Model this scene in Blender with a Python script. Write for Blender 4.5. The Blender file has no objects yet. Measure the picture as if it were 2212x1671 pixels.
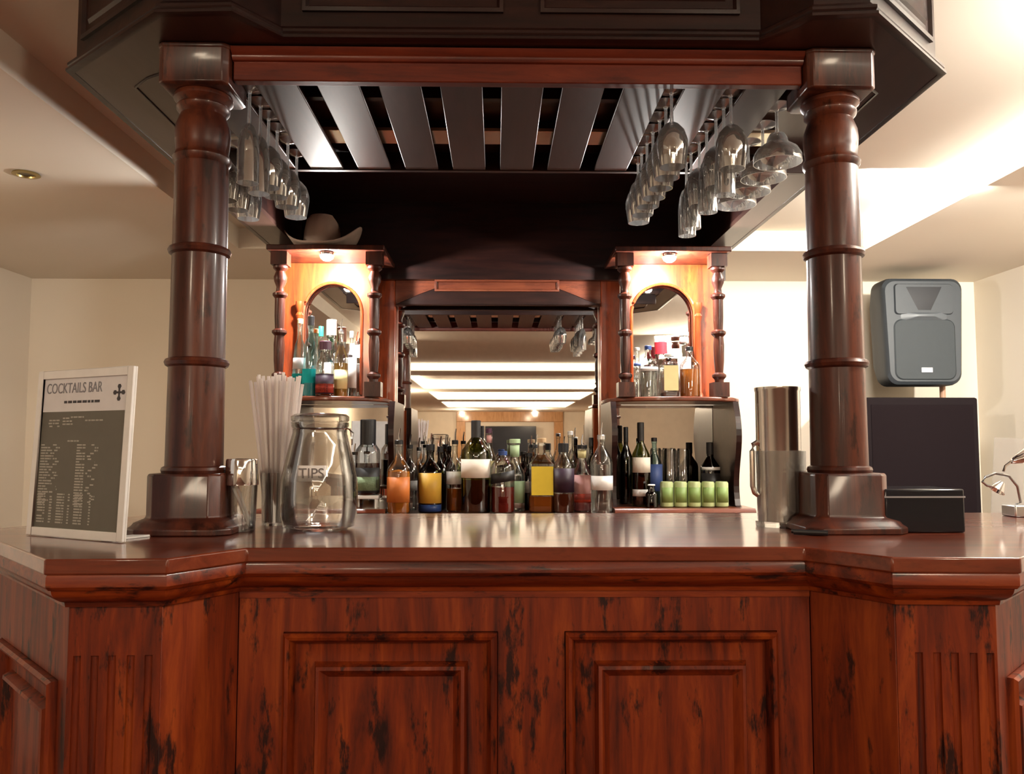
import bpy, bmesh, math, random
from mathutils import Matrix, Vector
C = bpy.context.scene.collection
S = bpy.context.scene
PI = math.pi
EYE = 1.33                                        # camera height above the floor
# ------------------------------------------------------------------ camera
F = 1780.0
PITCH = math.atan((958 - 835.5) / F); YAW = math.atan((1106 - 1072) / F)
cd = bpy.data.cameras.new('camera'); cam = bpy.data.objects.new('camera', cd); C.objects.link(cam)
cd.sensor_width = 36; cd.lens = 36 * F / 2212; cd.clip_start = 0.02; cd.clip_end = 100
cam.location = (0, 0, EYE); cam.rotation_euler = (PI / 2 + PITCH, 0, -YAW)
S.camera = cam
# ------------------------------------------------------------------ world, exposure, lamps
w = bpy.data.worlds.new('world'); S.world = w; w.use_nodes = True
w.node_tree.nodes['Background'].inputs[0].default_value = (1, .85, .7, 1)
w.node_tree.nodes['Background'].inputs[1].default_value = 0.02
S.view_settings.view_transform = 'Standard'; S.view_settings.look = 'None'
S.view_settings.gamma = 1; S.view_settings.use_curve_mapping = False
S.view_settings.exposure = 0.75
S.cycles.max_bounces = 8; S.cycles.transparent_max_bounces = 40
S.cycles.caustics_reflective = False; S.cycles.caustics_refractive = False
S.cycles.sample_clamp_indirect = 6

def lamp(name, kind, loc, energy, col, target=None, size=.2, size_y=None, spot=None, blend=.3):
    l = bpy.data.lights.new(name, kind); o = bpy.data.objects.new(name, l); C.objects.link(o)
    o.location = loc; l.energy = energy; l.color = col
    if kind == 'AREA':
        l.size = size
        if size_y: l.shape = 'RECTANGLE'; l.size_y = size_y
    else: l.shadow_soft_size = size
    if kind == 'SPOT': l.spot_size = spot; l.spot_blend = blend
    if target is not None:
        o.rotation_euler = (Vector(target) - Vector(loc)).to_track_quat('-Z', 'Y').to_euler()
    return o
WARM = (1, .80, .58); NEUT = (1, .94, .84)
# room lamps: downlights and added fill lamps (some of them behind the photographer)
lamp('room_fill', 'AREA', (-1.35, -1.2, 2.31), 15, WARM, (-.4, 1.5, .6), .25)  # this pair: added fill for the bar front, outside the mirror's view
lamp('room_fill', 'AREA', (1.75, -1.2, 2.31), 15, WARM, (.6, 1.5, .6), .25)
lamp('left_wall_fill', 'AREA', (-2.2, 2.3, 2.31), 14, WARM, (-2.4, 4.6, .4), .3)  # added lamp out of view, brightens the walls on the left
lamp('right_lamp', 'SPOT', (2.72, 2.5, 2.27), 170, NEUT, (2.3, 4.9, .9), .04, spot=1.75, blend=.25)
lamp('tray_fill', 'POINT', (1.72, 1.7, 2.28), 42, NEUT, size=.06)  # added lamp outside the frame, whitens the right tray ceiling
lamp('right_lamp', 'AREA', (1.7, 3.2, 2.42), 40, NEUT, (1.75, 4.6, 1.0), .4)  # added area lamp, brightens the back wall on the right
lamp('far_room_light', 'POINT', (-1.9, -8, 2.1), 70, WARM, size=.08)
lamp('far_room_light', 'POINT', (1.1, -16, 2.2), 50, WARM, size=.06)
lamp('far_room_light', 'POINT', (-1.0, -16.5, 2.2), 50, WARM, size=.04)

# ------------------------------------------------------------------ pixel -> place helper (real depth given)
def ray(px, py):
    u = px - 1106; v = 835.5 - py
    y = F * math.cos(PITCH) - v * math.sin(PITCH); z = v * math.cos(PITCH) + F * math.sin(PITCH)
    return u * math.cos(YAW) + y * math.sin(YAW), -u * math.sin(YAW) + y * math.cos(YAW), z
def at(px, py, Y):
    x, y, z = ray(px, py); return x * Y / y, EYE + z * Y / y
def X(px, Y, py=900): return at(px, py, Y)[0]
def Z(py, Y, px=1072): return at(px, py, Y)[1]
def wid(n, Y): return n * Y / F

# ------------------------------------------------------------------ materials
def newmat(name):
    m = bpy.data.materials.new(name); m.use_nodes = True
    nt = m.node_tree; b = nt.nodes['Principled BSDF']; return m, nt, b
def mat(name, col, rough=.5, metal=0, spec=.4, coat=0, emis=None, es=0):
    m, nt, b = newmat(name)
    n = nt.nodes.new('ShaderNodeTexNoise'); n.inputs['Scale'].default_value = 35
    tc = nt.nodes.new('ShaderNodeTexCoord'); nt.links.new(tc.outputs['Object'], n.inputs['Vector'])
    mx = nt.nodes.new('ShaderNodeMix'); mx.data_type = 'RGBA'
    mx.inputs[6].default_value = (*[c * .92 for c in col], 1); mx.inputs[7].default_value = (*[min(1, c * 1.06) for c in col], 1)
    nt.links.new(n.outputs['Fac'], mx.inputs[0]); nt.links.new(mx.outputs[2], b.inputs['Base Color'])
    b.inputs['Roughness'].default_value = rough; b.inputs['Metallic'].default_value = metal
    b.inputs['Specular IOR Level'].default_value = spec; b.inputs['Coat Weight'].default_value = coat
    b.inputs['Coat Roughness'].default_value = .08
    if emis: b.inputs['Emission Color'].default_value = (*emis, 1); b.inputs['Emission Strength'].default_value = es
    return m
def wood(name, dark, mid, light, axis='Z', rough=.35, coat=.5, wear=.5, coatr=.15, scale=1.0, bump=.25):
    m, nt, b = newmat(name); L = nt.links.new
    tc = nt.nodes.new('ShaderNodeTexCoord'); mp = nt.nodes.new('ShaderNodeMapping'); L(tc.outputs['Object'], mp.inputs[0])
    s = [9, 9, 9]; s['XYZ'.index(axis)] = .9; mp.inputs['Scale'].default_value = [q * scale for q in s]
    n1 = nt.nodes.new('ShaderNodeTexNoise'); n1.inputs['Scale'].default_value = 3.0; n1.inputs['Detail'].default_value = 8; n1.inputs['Roughness'].default_value = .65
    n1.inputs['Distortion'].default_value = .5
    L(mp.outputs[0], n1.inputs['Vector'])
    r1 = nt.nodes.new('ShaderNodeValToRGB'); e = r1.color_ramp.elements
    e[0].position = .30; e[0].color = (*dark, 1); e[1].position = .72; e[1].color = (*light, 1)
    q = e.new(.5); q.color = (*mid, 1); L(n1.outputs['Fac'], r1.inputs[0])
    # dents and dark rubbed patches with a shape of their own
    mp2 = nt.nodes.new('ShaderNodeMapping'); L(tc.outputs['Object'], mp2.inputs[0])
    s2 = [26, 26, 26]; s2['XYZ'.index(axis)] = 7; mp2.inputs['Scale'].default_value = s2
    n2 = nt.nodes.new('ShaderNodeTexNoise'); n2.inputs['Scale'].default_value = 1.0; n2.inputs['Detail'].default_value = 5; n2.inputs['Roughness'].default_value = .7
    L(mp2.outputs[0], n2.inputs['Vector'])
    r2 = nt.nodes.new('ShaderNodeValToRGB'); f = r2.color_ramp.elements
    f[0].position = .555; f[0].color = (0, 0, 0, 1); f[1].position = .64; f[1].color = (wear, wear, wear, 1); L(n2.outputs['Fac'], r2.inputs[0])
    mx = nt.nodes.new('ShaderNodeMix'); mx.data_type = 'RGBA'; mx.inputs[7].default_value = (dark[0] * .35, dark[1] * .5, dark[2] * .6, 1)
    L(r2.outputs[0], mx.inputs[0]); L(r1.outputs[0], mx.inputs[6]); L(mx.outputs[2], b.inputs['Base Color'])
    bp = nt.nodes.new('ShaderNodeBump'); bp.inputs['Strength'].default_value = bump; bp.inputs['Distance'].default_value = .002
    L(n1.outputs['Fac'], bp.inputs['Height']); L(bp.outputs[0], b.inputs['Normal'])
    b.inputs['Roughness'].default_value = rough; b.inputs['Coat Weight'].default_value = coat; b.inputs['Coat Roughness'].default_value = coatr
    b.inputs['Specular IOR Level'].default_value = .28
    return m
D1, D2, D3 = (.030, .004, .003), (.165, .021, .003), (.30, .054, .006)
M = {}
M['wood_v'] = wood('red_wood_upright_grain', D1, D2, D3, 'Z', .5, .06, .95, .12)
M['wood_h'] = wood('red_wood_level_grain', D1, D2, D3, 'X', .42, .2, .95, .12)
M['top'] = wood('varnished_bar_top', (.06, .012, .005), (.15, .028, .011), (.21, .048, .018), 'X', .28, .9, .35, .11, 1.0, .05)
M['column'] = wood('polished_column_wood', (.016, .005, .004), (.058, .014, .008), (.13, .032, .013), 'Z', .36, .12, .7, .10, .8, .05)
M['beam'] = wood('red_beam_wood', (.05, .008, .005), (.12, .018, .007), (.18, .032, .011), 'X', .42, .2, .3, .12)
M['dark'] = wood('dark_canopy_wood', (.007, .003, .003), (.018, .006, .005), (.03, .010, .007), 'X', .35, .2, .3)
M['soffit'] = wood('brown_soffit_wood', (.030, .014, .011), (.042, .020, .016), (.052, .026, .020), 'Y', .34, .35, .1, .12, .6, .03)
M['back_v'] = wood('back_bar_wood_upright', (.09, .016, .006), (.27, .042, .009), (.40, .072, .015), 'Z', .35, .5, .45)
M['back_h'] = wood('back_bar_wood_level', (.06, .015, .009), (.15, .038, .018), (.22, .06, .025), 'X', .35, .5, .4)
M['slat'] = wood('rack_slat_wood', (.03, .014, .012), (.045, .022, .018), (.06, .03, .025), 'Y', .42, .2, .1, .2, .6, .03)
M['pale_wood'] = wood('pale_batten_wood', (.40, .20, .09), (.58, .33, .16), (.68, .42, .22), 'X', .5, .2, .15)
M['oak'] = wood('light_oak', (.35, .17, .07), (.50, .27, .12), (.60, .34, .16), 'Z', .5, .2, .1)

def wallmat(name, col, bump=.05):
    m, nt, b = newmat(name); L = nt.links.new
    tc = nt.nodes.new('ShaderNodeTexCoord'); n = nt.nodes.new('ShaderNodeTexNoise'); n.inputs['Scale'].default_value = 1.2; n.inputs['Detail'].default_value = 4
    L(tc.outputs['Object'], n.inputs['Vector'])
    mx = nt.nodes.new('ShaderNodeMix'); mx.data_type = 'RGBA'; mx.inputs[6].default_value = (*[c * .95 for c in col], 1); mx.inputs[7].default_value = (*[min(1, c * 1.04) for c in col], 1)
    L(n.outputs['Fac'], mx.inputs[0]); L(mx.outputs[2], b.inputs['Base Color'])
    n2 = nt.nodes.new('ShaderNodeTexNoise'); n2.inputs['Scale'].default_value = 180; L(tc.outputs['Object'], n2.inputs['Vector'])
    bp = nt.nodes.new('ShaderNodeBump'); bp.inputs['Strength'].default_value = bump; bp.inputs['Distance'].default_value = .001
    L(n2.outputs['Fac'], bp.inputs['Height']); L(bp.outputs[0], b.inputs['Normal'])
    b.inputs['Roughness'].default_value = .85; return m
M['wall'] = wallmat('cream_wall_paint', (.74, .67, .56))
M['ceil'] = wallmat('cream_ceiling_paint', (.76, .70, .60))
M['skirt'] = mat('white_skirting', (.75, .72, .66), .5)
M['mirror'] = mat('mirror_glass', (.88, .87, .84), .012, 1)
M['mirror'].node_tree.nodes['Principled BSDF'].inputs['Base Color'].default_value = (.88, .87, .84, 1)
def carpet():
    m, nt, b = newmat('dark_red_carpet'); L = nt.links.new
    tc = nt.nodes.new('ShaderNodeTexCoord'); v = nt.nodes.new('ShaderNodeTexVoronoi'); v.inputs['Scale'].default_value = 6; L(tc.outputs['Object'], v.inputs['Vector'])
    r = nt.nodes.new('ShaderNodeValToRGB'); r.color_ramp.elements[0].color = (.20, .07, .04, 1); r.color_ramp.elements[1].color = (.13, .045, .03, 1)
    L(v.outputs['Distance'], r.inputs[0]); L(r.outputs[0], b.inputs['Base Color']); b.inputs['Roughness'].default_value = .95; return m
M['carpet'] = carpet()
def thin_glass(name, tint=(1, 1, 1), lo=.06, hi=.75, power=.35, rough=.02, milk=0):
    m = bpy.data.materials.new(name); m.use_nodes = True; nt = m.node_tree; nt.nodes.clear(); L = nt.links.new
    out = nt.nodes.new('ShaderNodeOutputMaterial'); mix = nt.nodes.new('ShaderNodeMixShader')
    t = nt.nodes.new('ShaderNodeBsdfTransparent'); t.inputs[0].default_value = (*tint, 1)
    g = nt.nodes.new('ShaderNodeBsdfGlossy'); g.inputs['Roughness'].default_value = rough; g.inputs['Color'].default_value = (.95, .95, .95, 1)
    lw = nt.nodes.new('ShaderNodeLayerWeight'); lw.inputs[0].default_value = power
    n = nt.nodes.new('ShaderNodeTexNoise'); n.inputs['Scale'].default_value = 30
    tc = nt.nodes.new('ShaderNodeTexCoord'); L(tc.outputs['Object'], n.inputs['Vector'])
    bp = nt.nodes.new('ShaderNodeBump'); bp.inputs['Strength'].default_value = .06; bp.inputs['Distance'].default_value = .002
    L(n.outputs['Fac'], bp.inputs['Height']); L(bp.outputs[0], g.inputs['Normal'])
    mr = nt.nodes.new('ShaderNodeMapRange'); mr.inputs['To Min'].default_value = lo; mr.inputs['To Max'].default_value = hi
    L(lw.outputs['Fresnel'], mr.inputs['Value']); L(mr.outputs[0], mix.inputs[0]); L(t.outputs[0], mix.inputs[1]); L(g.outputs[0], mix.inputs[2])
    if milk:
        m2 = nt.nodes.new('ShaderNodeMixShader'); m2.inputs[0].default_value = milk; tl = nt.nodes.new('ShaderNodeBsdfTranslucent'); tl.inputs[0].default_value = (.9, .9, .9, 1)
        L(mix.outputs[0], m2.inputs[1]); L(tl.outputs[0], m2.inputs[2]); L(m2.outputs[0], out.inputs[0])
    else: L(mix.outputs[0], out.inputs[0])
    return m
M['glass'] = thin_glass('clear_thin_glass', (.93, .93, .92), .10, .9)
M['glass_hang'] = thin_glass('stemware_glass_painted_sparkle', (.88, .88, .87), .34, .97, .5, .03, .12)  # milky share paints lamp sparkle into the bowls and stems
M['glass_foot'] = thin_glass('stemware_foot_painted_glint', (.95, .95, .95), .3, .95, .5, .08, .45)  # whiter mix: the lamp's reflection on the feet is put into the colour
M['glass_clear'] = thin_glass('clear_bottle_glass', (.90, .93, .93), .08, .8)
M['glass_green'] = thin_glass('green_bottle_glass', (.42, .45, .18), .08, .6)
M['glass_dark'] = thin_glass('dark_bottle_glass', (.10, .07, .05), .06, .5)
M['glass_blue'] = thin_glass('blue_bottle_glass', (.62, .86, .90), .08, .7)
M['acrylic'] = thin_glass('clear_acrylic', (.96, .96, .95), .06, .5, .35, .02, .2)
def liquid(name, col, tr=.55):
    m, nt, b = newmat(name); b.inputs['Base Color'].default_value = (*col, 1); b.inputs['Roughness'].default_value = .15
    b.inputs['Transmission Weight'].default_value = tr; b.inputs['IOR'].default_value = 1.1; return m
LIQ = {'amber': liquid('amber_liquid', (.75, .22, .03)), 'orange': liquid('orange_liquid', (.85, .26, .03), .3), 'brown': liquid('brown_liquid', (.14, .03, .012), .3),
       'dark': liquid('dark_liquid', (.03, .008, .008), .1), 'red': liquid('red_liquid', (.22, .02, .015), .3), 'cyan': liquid('cyan_liquid', (.03, .62, .66), .4),
       'clear': liquid('clear_liquid', (.9, .9, .88), .95), 'gold': liquid('golden_liquid', (.85, .45, .08), .5), 'pink': liquid('pink_liquid', (.85, .25, .25), .5)}
def paint(key, col, rough=.45, metal=0, coat=0):
    if key not in M: M[key] = mat(key, col, rough, metal, coat=coat)
    return M[key]
paint('black_plastic', (.012, .012, .014), .35); paint('cream_paper', (.78, .70, .60), .6); paint('white_paper', (.82, .80, .78), .6)
paint('yellow_paper', (.66, .38, .05), .5); paint('gold_yellow_paper', (.75, .55, .04), .5); paint('orange_paper', (.58, .17, .035), .5)
paint('red_paper', (.70, .08, .04), .5); paint('blue_paper', (.06, .10, .28), .5); paint('green_paper', (.30, .48, .24), .5); paint('dark_paper', (.03, .012, .025), .5)
paint('black_label', (.02, .018, .018), .5); paint('pink_paper', (.80, .42, .40), .5); paint('steel', (.78, .76, .73), .16, 1); paint('chrome', (.85, .85, .85), .08, 1)
paint('white_plastic', (.80, .79, .77), .4); paint('green_plastic', (.03, .45, .22), .4); paint('purple_plastic', (.10, .03, .07), .4); paint('navy_plastic', (.02, .05, .18), .4)
paint('cork', (.42, .28, .15), .7); paint('light_green', (.50, .68, .40), .5); paint('silver_cap', (.6, .6, .6), .3, 1); paint('pale_yellow', (.80, .70, .35), .5)
paint('red_plastic', (.65, .03, .05), .4); paint('straw_white', (.92, .88, .86), .5)
_nt = M['straw_white'].node_tree; _t = _nt.nodes.new('ShaderNodeBsdfTranslucent'); _t.inputs[0].default_value = (.95, .90, .88, 1); _m = _nt.nodes.new('ShaderNodeMixShader'); _m.inputs[0].default_value = .5
_nt.links.new(_nt.nodes['Principled BSDF'].outputs[0], _m.inputs[1]); _nt.links.new(_t.outputs[0], _m.inputs[2]); _nt.links.new(_m.outputs[0], _nt.nodes['Material Output'].inputs[0])

# ------------------------------------------------------------------ mesh builder
class MB:
    def __init__(s): s.v = []; s.f = []; s.mx = Matrix.Identity(4)
    def add(s, vs, fs):
        o = len(s.v); s.v += [tuple(s.mx @ Vector(p)) for p in vs]; s.f += [tuple(i + o for i in q) for q in fs]; return s
    def box(s, x0, x1, y0, y1, z0, z1):
        return s.add([(x0, y0, z0), (x1, y0, z0), (x1, y1, z0), (x0, y1, z0), (x0, y0, z1), (x1, y0, z1), (x1, y1, z1), (x0, y1, z1)],
                     [(0, 3, 2, 1), (4, 5, 6, 7), (0, 1, 5, 4), (1, 2, 6, 5), (2, 3, 7, 6), (3, 0, 4, 7)])
    def prism(s, pts, a, b, axis='Z'):
        n = len(pts)
        def P(p, t): return {'Z': (p[0], p[1], t), 'Y': (p[0], t, p[1]), 'X': (t, p[0], p[1])}[axis]
        return s.add([P(p, a) for p in pts] + [P(p, b) for p in pts],
                     [tuple(range(n - 1, -1, -1)), tuple(range(n, 2 * n))] + [(i, (i + 1) % n, n + (i + 1) % n, n + i) for i in range(n)])
    def lathe(s, prof, cx=0, cy=0, n=32, closed=False, sx=1, sy=1):
        vs = []; m = len(prof)
        for r, z in prof:
            for k in range(n): a = 2 * PI * k / n; vs.append((cx + max(r, 1e-5) * math.cos(a) * sx, cy + max(r, 1e-5) * math.sin(a) * sy, z))
        fs = [(j * n + k, j * n + (k + 1) % n, (j + 1) * n + (k + 1) % n, (j + 1) * n + k) for j in range(m - 1) for k in range(n)]
        if closed: fs += [((m - 1) * n + k, (m - 1) * n + (k + 1) % n, (k + 1) % n, k) for k in range(n)]
        return s.add(vs, fs)
    def square_lathe(s, prof, cx, cy, ch=.12):      # prof of half widths: chamfered square section
        vs = []; m = len(prof)
        for r, z in prof:
            c = r * (1 - 2 * ch)
            for a, b in ((r, -c), (r, c), (c, r), (-c, r), (-r, c), (-r, -c), (-c, -r), (c, -r)): vs.append((cx + a, cy + b, z))
        fs = [(j * 8 + k, j * 8 + (k + 1) % 8, (j + 1) * 8 + (k + 1) % 8, (j + 1) * 8 + k) for j in range(m - 1) for k in range(8)]
        fs += [tuple(range(7, -1, -1)), tuple(range((m - 1) * 8, m * 8))]
        return s.add(vs, fs)
    def tube(s, pts, r, n=10, cap=True):
        pts = [Vector(p) for p in pts]; rs = r if isinstance(r, (list, tuple)) else [r] * len(pts)
        vs = []; up = Vector((0, 0, 1))
        for i, p in enumerate(pts):
            d = (pts[min(i + 1, len(pts) - 1)] - pts[max(i - 1, 0)]).normalized()
            u = d.cross(up) if abs(d.dot(up)) < .95 else d.cross(Vector((1, 0, 0))); u.normalize(); v = d.cross(u)
            for k in range(n): a = 2 * PI * k / n; vs.append(tuple(p + rs[i] * (u * math.cos(a) + v * math.sin(a))))
        m = len(pts)
        fs = [(j * n + k, j * n + (k + 1) % n, (j + 1) * n + (k + 1) % n, (j + 1) * n + k) for j in range(m - 1) for k in range(n)]
        if cap: fs += [tuple(range(n - 1, -1, -1)), tuple(range((m - 1) * n, m * n))]
        return s.add(vs, fs)
    def sweep(s, path, prof, side=1):               # moulding along a plan path, prof = [(outward, z)], mitred
        n = len(path); vs = []; m = len(prof)
        nr = []
        for i in range(n - 1):
            dx, dy = path[i + 1][0] - path[i][0], path[i + 1][1] - path[i][1]; l = math.hypot(dx, dy); nr.append((dy / l * side, -dx / l * side))
        for i in range(n):
            a = nr[max(i - 1, 0)]; b = nr[min(i, n - 2)]
            mx_, my_ = a[0] + b[0], a[1] + b[1]; q = (mx_ * a[0] + my_ * a[1]); mx_, my_ = mx_ / q, my_ / q
            for o, z in prof: vs.append((path[i][0] + mx_ * o, path[i][1] + my_ * o, z))
        fs = [(i * m + j, (i + 1) * m + j, (i + 1) * m + (j + 1) % m, i * m + (j + 1) % m) for i in range(n - 1) for j in range(m)]
        fs += [tuple(range(m)), tuple(range((n - 1) * m + m - 1, (n - 1) * m - 1, -1))]
        return s.add(vs, fs)
    def panel(s, x0, x1, z0, z1, y, loops):         # nested rectangles seen from -y; loops = [(inset, forward)]
        vs = []; m = len(loops)
        for ins, d in loops:
            for a, b in ((x0 + ins, z0 + ins), (x1 - ins, z0 + ins), (x1 - ins, z1 - ins), (x0 + ins, z1 - ins)): vs.append((a, y - d, b))
        fs = [(j * 4 + k, j * 4 + (k + 1) % 4, (j + 1) * 4 + (k + 1) % 4, (j + 1) * 4 + k) for j in range(m - 1) for k in range(4)]
        fs.append(tuple((m - 1) * 4 + k for k in range(4))); return s.add(vs, fs)
    def build(s, name, m, parent=None, bevel=0, smooth=True, solid=0, origin=None):
        me = bpy.data.meshes.new(name); o = bpy.data.objects.new(name, me); C.objects.link(o)
        off = Vector((0, 0, 0))
        if parent is not None: off = parent['_w'] if False else WORLD[parent.name]
        elif origin is not None: off = Vector(origin); o.location = off
        me.from_pydata([tuple(Vector(p) - off) for p in s.v], [], s.f); me.materials.append(m)
        bm = bmesh.new(); bm.from_mesh(me)
        bmesh.ops.remove_doubles(bm, verts=bm.verts, dist=1e-6)
        bmesh.ops.recalc_face_normals(bm, faces=bm.faces)
        if smooth:
            for f in bm.faces: f.smooth = True
            for e in bm.edges:
                if len(e.link_faces) == 2 and e.calc_face_angle(0) > .6: e.smooth = False
        bm.to_mesh(me); bm.free()
        if solid:
            md = o.modifiers.new('thickness', 'SOLIDIFY'); md.thickness = solid; md.offset = -1
        if bevel:
            md = o.modifiers.new('bevel', 'BEVEL'); md.width = bevel; md.segments = 2; md.limit_method = 'ANGLE'; md.angle_limit = .7
        if parent is not None:
            o.parent = parent
        WORLD[o.name] = off
        return o
WORLD = {}
def thing(name, label, cat, loc=(0, 0, 0), group=None):
    o = bpy.data.objects.new(name, None); C.objects.link(o); o.location = loc; o.empty_display_size = .05
    o['label'] = label; o['category'] = cat
    if group: o['group'] = group
    WORLD[o.name] = Vector(loc); return o
def tag(o, label, cat, group=None):
    o['label'] = label; o['category'] = cat
    if group: o['group'] = group
    return o
def struct(o): o['kind'] = 'structure'; return o

# ------------------------------------------------------------------ room shell
XL, XR, YB, YF, HC = -2.82, 2.96, 5.0, -18.5, 2.33
struct(MB().box(XL - .1, XR + .1, YF - .1, YB + .1, -.1, 0).build('floor', M['carpet']))
struct(MB().box(XL - .1, XR + .1, YB, YB + .1, 0, 2.6).build('wall_back', M['wall']))
struct(MB().box(XL - .1, XL, YF, YB, 0, 2.6).build('wall_left', M['wall']))
struct(MB().box(XR, XR + .1, YF, YB, 0, 2.6).build('wall_right', M['wall']))
struct(MB().box(XL - .1, XR + .1, YF - .1, YF, 0, 2.6).build('wall_front', M['wall']))
struct(MB().box(XL, XR, YB - .015, YB, 0, .12).build('baseboard_back', M['skirt'], bevel=.003))
struct(MB().box(XL, XL + .015, YF, YB - .015, 0, .12).build('baseboard_left', M['skirt']))
struct(MB().box(XR - .015, XR, YF, YB - .015, 0, .12).build('baseboard_right', M['skirt']))
TX0, TX1, TZ = -1.325, 1.905, 2.436
trays = [(-3.8, 4.2, TZ), (-7.6, -4.6, 2.5), (-11.2, -8.4, 2.5), (-15.2, -12.2, 2.5)]
c = MB()
c.box(XL, TX0, YF, YB, HC, 2.6).box(TX1, XR, YF, YB, HC, 2.6)
ys = [YB] + [v for a, b, _ in trays for v in (b, a)] + [YF]
for i in range(0, len(ys), 2): c.box(TX0, TX1, ys[i + 1], ys[i], HC, 2.6)
for a, b, t in trays: c.box(TX0, TX1, a, b, t, 2.6)
struct(c.build('ceiling', M['ceil'], smooth=False))
def coveled(name, s, col=(1, .93, .80)):
    return mat(name, (.9, .9, .88), .5, emis=col, es=s)
M['cove'] = coveled('cove_light_diffuser', 3.2, (1, .82, .62)); M['cove_r'] = coveled('cove_light_diffuser_right', 6.0)
def cove(x0, x1, y0, y1, z0, z1, m, label):
    tag(MB().box(x0, x1, y0, y1, z0, z1).build('cove_light', m, bevel=.003), label, 'light strip', 'cove light strips in the ceiling trays')
nm = ['nearest the bar', 'second from the bar', 'third from the bar', 'farthest from the bar']
for (a, b, t), q in zip(trays, nm):
    cove(TX0 + .02, TX1 - .02, a + .002, a + .02, HC + .015, t - .015, M['cove'], 'warm white light strip along the far side of the ceiling tray ' + q)
    if a < -4:
        cove(TX0 + .002, TX0 + .02, a + .03, b - .03, HC + .015, t - .015, M['cove'], 'warm white light strip down the left side of the ceiling tray ' + q)
        cove(TX1 - .02, TX1 - .002, a + .03, b - .03, HC + .015, t - .015, M['cove'], 'warm white light strip down the right side of the ceiling tray ' + q)
cove(TX1 - .016, TX1 - .002, -3.7, 4.15, HC + .012, TZ - .012, M['cove_r'], 'bright white light strip along the ceiling tray edge right of the bar canopy')
# recessed downlight, dead, in the left ceiling
dl = thing('ceiling_downlight', 'small brass rimmed recessed downlight in the ceiling left of the bar', 'light', (-1.745, 3.03, HC))
MB().lathe([(.030, HC - .001), (.046, HC - .001), (.048, HC - .006), (.032, HC - .008), (.030, HC - .001)], -1.745, 3.03).build('rim', paint('brass_rim', (.45, .36, .16), .35, 1), dl)
MB().lathe([(0, HC - .002), (.030, HC - .002)], -1.745, 3.03).build('lens', paint('dull_lens', (.10, .085, .05), .4), dl)

# far end of the room, seen in the mirror
of = thing('wooden_door_surround', 'wide pale wooden frame around the opening at the far end, seen in the mirror', 'frame', (.2, YF + .06, 0))
fx0, fx1, fz = -1.25, 2.1, 2.02
MB().box(fx0, fx0 + .28, YF + .012, YF + .1, 0, fz).build('jamb', M['oak'], of, bevel=.01)
MB().box(fx1 - .28, fx1, YF + .012, YF + .1, 0, fz).build('jamb', M['oak'], of, bevel=.01)
MB().box(fx0, fx1, YF + .012, YF + .12, fz, fz + .32).build('lintel', M['oak'], of, bevel=.01)
tv = thing('television', 'wide black television at the far end of the room, seen in the mirror', 'television', (.5, YF + .2, 0))
MB().box(-.35, 1.25, YF + .15, YF + .2, .95, 1.88).build('screen', paint('tv_black', (.02, .022, .03), .2), tv, bevel=.01)
MB().box(.3, .6, YF + .004, YF + .15, 1.2, 1.6).build('wall_bracket', M['black_plastic'], tv)

# ------------------------------------------------------------------ bar counter
CT = EYE - .187
TOPF = [(-.90, 2.24), (-1.11, 1.86), (-1.11, 1.79), (-.733, 1.368), (-.537, 1.374), (-.449, 1.510), (.560, 1.504), (.655, 1.368), (.863, 1.355), (1.36, 1.86), (1.40, 2.24)]
TOP = TOPF[1:-1]
mb = MB()
prof = [(-.30, CT), (-.004, CT), (0, CT - .004), (0, CT - .020), (-.004, CT - .026), (-.30, CT - .026)]
mb.prism(TOPF, CT - .026, CT)
ct = tag(mb.build('counter_slab', M['top'], bevel=.003, origin=(0, 1.8, CT)), 'long varnished red-brown wooden bar top with stepped front edge', 'bar top')
bc = thing('bar_counter', 'red-brown distressed wooden bar counter with raised panels and fluted pilasters', 'bar', (.06, 1.8, 0))
def inset_path(path, d):
    n = len(path); out = []
    nr = []
    for i in range(n - 1):
        dx, dy = path[i + 1][0] - path[i][0], path[i + 1][1] - path[i][1]; l = math.hypot(dx, dy); nr.append((-dy / l, dx / l))
    for i in range(n):
        a = nr[max(i - 1, 0)]; b = nr[min(i, n - 2)]; mx_, my_ = a[0] + b[0], a[1] + b[1]; q = mx_ * a[0] + my_ * a[1]
        out.append((path[i][0] + mx_ / q * d, path[i][1] + my_ / q * d))
    return out
# moulding under the top, stepping in
zt = CT - .0262
mprof = [(-.09, zt), (-.005, zt), (-.003, zt - .004), (-.003, zt - .020), (-.008, zt - .026), (-.012, zt - .027), (-.014, zt - .034), (-.020, zt - .042),
         (-.028, zt - .047), (-.036, zt - .050), (-.038, zt - .058), (-.09, zt - .058)]
MB().sweep(TOP, mprof, 1).build('edge_moulding', M['wood_h'], bc)
INS = .045
body = inset_path(TOPF, INS)
zb = zt - .0585
core = inset_path(TOPF, INS + .022)
MB().prism(core, 0, zb).build('carcass', M['wood_v'], bc, smooth=False)
def face(i, j):   # local frame of a body face between plan points i and j
    a, b = Vector((*body[i], 0)), Vector((*body[j], 0)); d = (b - a); l = d.length; d.normalize(); n = Vector((d.y, -d.x, 0))  # outward
    mx = Matrix(((d.x, -n.x, 0, a.x), (d.y, -n.y, 0, a.y), (0, 0, 1, 0), (0, 0, 0, 1))); return mx, l   # local x along, local -y outward
LOOP = [(0, -.01), (.0018, -.01), (.0018, .010), (.007, .016), (.013, .013), (.019, .002), (.021, -.008), (.026, -.010), (.056, -.010), (.058, -.004), (.062, .008), (.068, .010), (.074, .004), (.080, -.002), (.083, -.006), (.10, -.006)]
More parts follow.
